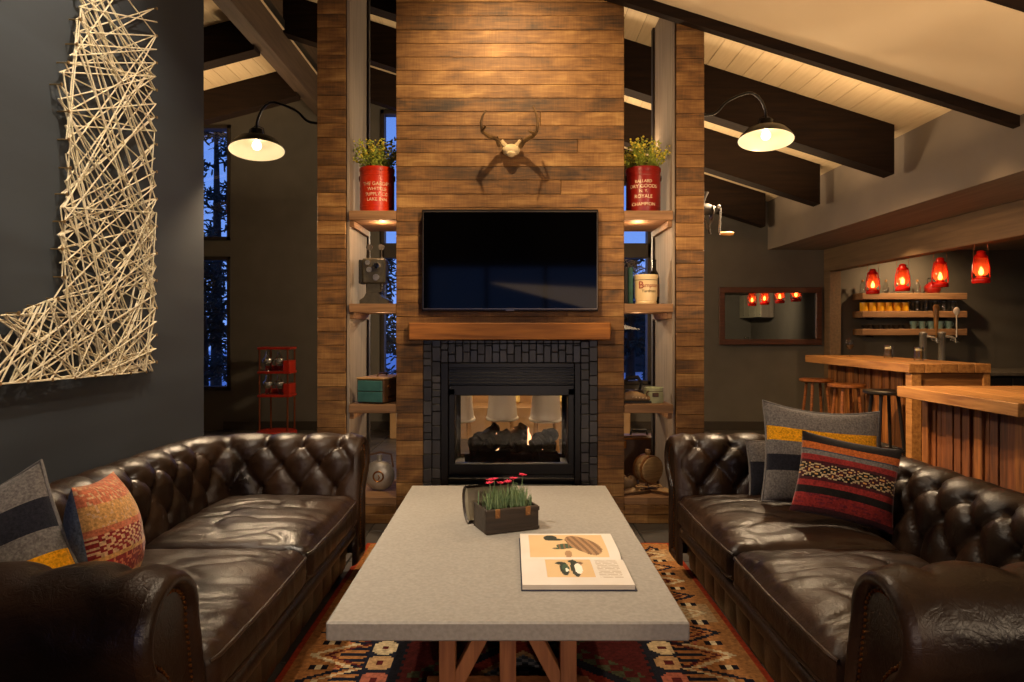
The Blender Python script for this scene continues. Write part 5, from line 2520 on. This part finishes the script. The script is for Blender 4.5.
repeat(ycup, [(4.735 + i * .109, 9.14, 1.611) for i in range(6)], 'yellow tumbler on the middle shelf behind the bar, %s', 'yellow tumblers')
repeat(jar, [(5.33 + i * .12, 9.14, 1.611) for i in range(6)], 'clear glass mug on the middle shelf behind the bar, %s', 'glass mugs on the middle shelf')
repeat(tcup, [(5.39 + i * .118, 9.13, 1.376) for i in range(5)], 'pale blue cup on the lowest shelf behind the bar, %s', 'blue cups')
repeat(dcup, [(4.76 + i * .135, 9.14, 1.376) for i in range(5)], 'dark bowl on the lowest shelf behind the bar, %s', 'dark bowls')
repeat(bott, [(4.72, 9.14, 1.851), (4.82, 9.14, 1.851), (5.03, 9.14, 1.851), (5.17, 9.14, 1.851), (5.45, 9.14, 1.851)], 'small clear bottle on the top shelf behind the bar, %s', 'clear bottles on the top shelf')
kt = thing('round_kettle', 'round dark red kettle on the top shelf behind the bar', 'kettle', (5.66, 9.15, 1.851))
mb = MB()
mb.lathe([(.001, 0), (.07, 0), (.1, .04), (.1, .09), (.06, .14), (.02, .155), (.001, .156)], 22)
mb.build('body', m_redd, kt)
mb = MB()
mb.tube([(-.07, 0, .12), (-.06, 0, .2), (.06, 0, .2), (.07, 0, .12)], .007, 6)
mb.build('handle', m_black, kt)


def beer_tap(x, lb, mh, tall):
    r = thing('beer_tap', lb, 'beer tap', (x, 8.45, .841))
    mb = MB()
    mb.lathe([(.001, 0), (.06, 0), (.06, .015), (.042, .03), (.042, .46), (.046, .465), (.046, .485), (.02, .50), (.001, .50)], 20)
    mb.build('column', m_steel, r)
    mb = MB()
    mb.tube([(.03, -.03, .44), (.08, -.08, .43), (.10, -.10, .41), (.11, -.105, .36)], [.016, .016, .014, .01], 8)
    mb.tube([(.05, -.09, .40), (.15, -.10, .37)], .008, 6)
    mb.build('spout', m_steel, r)
    mb = MB()
    if tall:
        mb.lathe([(.001, 0), (.008, 0), (.008, .06), (.022, .12), (.026, .2), (.03, .3), (.036, .37), (.02, .40), (.001, .40)], 14, (.10, -.10, .43))
    else:
        mb.lathe([(.001, 0), (.007, 0), (.007, .26), (.012, .28), (.001, .285)], 12, (.12, -.10, .43))
        mb.ball((.12, -.10, .75), .05, 14, 8, (.8, .4, 1))
    mb.build('tap_handle', mh, r)


beer_tap(5.11, 'silver beer tap with wooden handle behind the bar', m_handle, True)
beer_tap(5.34, 'silver beer tap with round white handle behind the bar', m_porcelain, False)

# red lanterns


def lantern(loc):
    r = thing('red_lantern', None, 'lantern', loc)
    # origin at the top of the bail, hanging from the header
    mb = MB()
    mb.lathe([(.001, -.36), (.068, -.36), (.075, -.35), (.075, -.325), (.06, -.31), (.035, -.30), (.035, -.285), (.001, -.285)], 20)
    mb.lathe([(.045, -.128), (.05, -.122), (.04, -.105), (.034, -.08), (.042, -.076), (.026, -.06), (.001, -.055)], 20)
    mb.build('metal_body', m_lantred, r)
    mb = MB()
    for s in (-1, 1):
        mb.tube([(s * .070, 0, -.335), (s * .083, 0, -.30), (s * .078, 0, -.2), (s * .058, 0, -.11), (s * .036, 0, -.09)], .006, 7)
    mb.build('side_tube', m_lantred, r)
    mb = MB()
    mb.lathe([(.036, -.292), (.058, -.262), (.064, -.235), (.056, -.18), (.042, -.125)], 20)
    mb.build('glass_globe', m_redglass, r)
    mb = MB()
    mb.tube([(0, 0, -.285), (0, 0, -.262), (.002, 0, -.235), (0, 0, -.205)], [.010, .021, .015, .001], 10)
    mb.build('flame', emit('lantern_flame', (1, .55, .2), 30), r)
    mb = MB()
    mb.tube([(-.07, 0, -.12), (-.066, 0, -.05), (-.06, 0, 0)], .002, 5)
    mb.tube([(.07, 0, -.12), (.066, 0, -.05), (.06, 0, 0)], .002, 5)
    mb.build('bail_wire', m_copper, r)
    return r


lspots = [(4.345, 8.18, 2.15), (4.345, 7.56, 2.15), (4.345, 6.90, 2.15), (4.345, 6.30, 2.15)]
ln0 = lantern(lspots[0])
index_kids(ln0)
ll = ['lit red lantern hanging furthest, nearest the timber post', 'second lit red lantern from the timber post', 'third lit red lantern from the timber post, large glow above the beer taps', 'lit red lantern hanging nearest, furthest from the post']
for i, s in enumerate(lspots):
    if i == 0:
        o = ln0
        o['label'] = ll[0]
    else:
        o = copy_tree(ln0, s, ll[i])
    o['group'] = 'red lanterns above the bar'
    point('lantern_light', (s[0], s[1], s[2] - .235), 1.1, (1, .38, .14), .015)

# mirror
mr_ = thing('wall_mirror', 'wide dark framed mirror on the back wall reflecting red lanterns', 'mirror', (3.535, YB, 1.55))
mb = MB()
hw, hh, fw = .695, .39, .075
for (a, b, c, d) in ((-hw, hw, hh - fw, hh), (-hw, hw, -hh, -hh + fw), (-hw, -hw + fw, -hh + fw, hh - fw), (hw - fw, hw, -hh + fw, hh - fw)):
    mb.box(a, b, -.045, -.001, c, d, .006)
mb.build('frame', m_mframe, mr_)
mb = MB()
mb.box(-hw + fw, hw - fw, -.02, -.015, -hh + fw, hh - fw)
mb.build('mirror_glass', m_mirror, mr_)

# cabinets and door seen only in the mirror
kc = thing('wall_cabinet', 'pale grey kitchen wall cabinet seen in the wall mirror', 'cabinet', (7.495, -1.6, 1.72))
mb = MB()
mb.box(-.36, -.02, -1.0, .8, 0, .70, .004)
mb.build('carcass', m_bulk, kc)
for k in range(4):
    mb = MB()
    mb.box(-.385, -.362, -.995 + k * .45, -.56 + k * .45, .01, .69, .004)
    d_ = mb.build('door', mat('grey_cabinet_door_%d' % k, '8d8a78', '9a9683', 3, rough=.6) if k == 0 else kcm, kc)
    kcm = d_.data.materials[0]
    mb = MB()
    mb.lathe([(.001, 0), (.012, 0), (.012, .02), (.001, .022)], 10, (-.405, -.60 + k * .45, .08), 'x')
    mb.build('knob', m_steel, d_)
lcab = thing('base_cabinet', 'timber base cabinet with dark worktop seen in the wall mirror', 'cabinet', (7.495, -1.6, 0))
mb = MB()
mb.box(-.60, -.01, -1.05, 1.0, .06, .90, .004)
mb.build('carcass', m_bartop, lcab)
mb = MB()
mb.box(-.63, -.005, -1.08, 1.03, .90, .94, .004)
mb.build('worktop', m_counter, lcab)

# ================================================================== DINING AREA seen through the fire
cspots = [(-.52, 6.95), (-.08, 7.05), (.36, 6.95), (.80, 7.05)]
dc = thing('shell_chair', None, 'chair', (-.52, 6.95, 0))
mb = MB()


def shell(u, v):
    a = (u - .5) * 2 * 1.25
    t = v
    x = .165 * math.sin(a) * (1 - .12 * t)
    y = -.20 * math.cos(a) + .02
    lo = .46 + .0 * a
    hi = .60 + .22 * math.cos(a * .9)
    return (x, y - .05 * t, lo + (hi - lo) * t)


mb.grid(shell, 24, 10)
mb.grid(lambda u, v: tuple(Vector(shell(u, v)) * 1 + Vector((0, .016, 0))), 24, 10)
mb.build('backrest', m_chair, dc, recalc=False)
mb = MB()
mb.lathe([(.001, .43), (.145, .43), (.165, .44), (.17, .46), (.155, .485), (.001, .49)], 24)
mb.build('seat_pad', m_seatpad, dc)
for k in range(4):
    a = PI / 4 + k * PI / 2
    mb = MB()
    mb.tube([(.13 * math.cos(a), .13 * math.sin(a), .435), (.2 * math.cos(a), .2 * math.sin(a), 0)], [.018, .012], 8)
    mb.build('leg', m_chairwood, dc)
index_kids(dc)
dl = ['pale shell chair behind the fire, leftmost seen through the glass', 'pale shell chair behind the fire, second from the left', 'pale shell chair behind the fire, third from the left', 'pale shell chair behind the fire, rightmost seen through the glass']
for i, (x, y) in enumerate(cspots):
    o = dc if i == 0 else copy_tree(dc, (x, y, 0))
    o['label'] = dl[i]
    o['group'] = 'shell chairs behind the fireplace'
bn = thing('banquette', 'tan banquette bench along the back wall behind the fireplace', 'bench', (0, 8.75, 0))
mb = MB()
mb.box(-1.5, 1.5, -.25, .28, 0, .40, .01)
mb.build('seat_base', m_bench, bn)
mb = MB()
mb.box(-1.5, 1.5, .28, .40, 0, .95, .01)
mb.build('backrest', m_bench, bn)
for i, x in enumerate((-.62, .0, .62)):  # invented pads, pale yellow in place of distant lamplit squares
    o = thing('yellow_stand_in', 'added pale yellow pad standing in for a lamplit square, %s of the row' % ('left', 'middle', 'right')[i], 'cushion', (x, 8.93, .402), group='yellow pads for lamplit squares')
    mb = MB()
    mb.box(-.13, .13, -.06, .06, 0, .28, .03)
    mb.build('cover', m_lampyellow, o)

# ================================================================== OUTSIDE
mb = MB()
mb.grid(lambda u, v: (-30 + 60 * u, 9.6 + 40 * v, -.25 + .5 * noise.noise(Vector((u * 9, v * 6, 3))) * min(1, v * 6)), 60, 40)
o = mb.build('ground_snow', m_snow)
o['kind'] = 'structure'


def tree(label, x, y, h, spread, seed, start=.15):
    random.seed(seed)
    r = thing('pine_tree', label, 'tree', (x, y, -.2), group='trees outside the windows')
    mb = MB()
    mb.tube([(0, 0, 0), (.03, 0, h * .5), (0, 0, h)], [.11, .08, .02], 10)
    L = MB()
    nb_ = 70
    for i in range(nb_):
        z = h * (start + (1 - start) * random.random())
        a = random.uniform(0, 2 * PI)
        ln = spread * (1 - (z / h) * .75) * random.uniform(.5, 1)
        e = Vector((math.cos(a) * ln, math.sin(a) * ln, z + ln * random.uniform(-.15, .25)))
        b = Vector((0, 0, z))
        mb.tube([b, b.lerp(e, .5) + Vector((0, 0, .04)), e], [.02, .014, .005], 5)
        for q in range(26):
            p = b.lerp(e, random.uniform(.25, 1.02)) + Vector((random.gauss(0, .05), random.gauss(0, .05), random.gauss(0, .05)))
            d = Vector((random.gauss(0, 1), random.gauss(0, 1), random.gauss(0, .8))).normalized()
            u = d.orthogonal().normalized()
            L.add([p - u * .012, p + d * .09 - u * .02, p + d * .13, p + d * .09 + u * .02, p + u * .012], [[0, 1, 2, 3, 4]])
    mb.build('trunk', m_bark, r)
    f = L.build('foliage', m_needle, r, recalc=False)
    f['kind'] = 'stuff'


tree('leafy tree outside the tall left window', -5.6, 13.0, 6.2, 1.5, 41)
tree('dark tree further off outside the left windows', -8.2, 17.0, 7.5, 1.8, 42)
tree('slim tree outside the window left of the chimney', -2.3, 12.0, 3.0, .9, 43)
tree('bare-stemmed tree outside the window right of the chimney', 2.35, 13.4, 3.2, 1.0, 44, .3)
tree('short dark bush-like pine added close outside to dim the low left window', -4.75, 10.5, 2.6, 1.3, 46, .05)  # extra tree put close to the glass to darken this window
tree('small dark tree far behind the right window', 3.4, 17.0, 3.0, 1.2, 45)
cb = thing('cabin', 'distant dark cabin with one lit window outside', 'building', (5.4, 24.3, -.3))
mb = MB()
mb.box(-2.6, 2.6, 0, 4, 0, 2.3)
mb.build('wall', m_house, cb)
mb = MB()
mb.prism([(-3.0, 2.25), (3.0, 2.25), (0, 3.7)], -.3, 4.3, 'xz')
mb.build('roof', m_snow, cb)
mb = MB()
mb.box(-.55, .05, -.03, .01, .85, 1.6)
wn = mb.build('lit_window', m_litwin, cb)
mb = MB()
mb.box(-.27, -.23, -.05, -.02, .85, 1.6)
mb.box(-.6, .1, -.05, -.02, .8, .85)
mb.build('window_frame', m_winframe, wn)
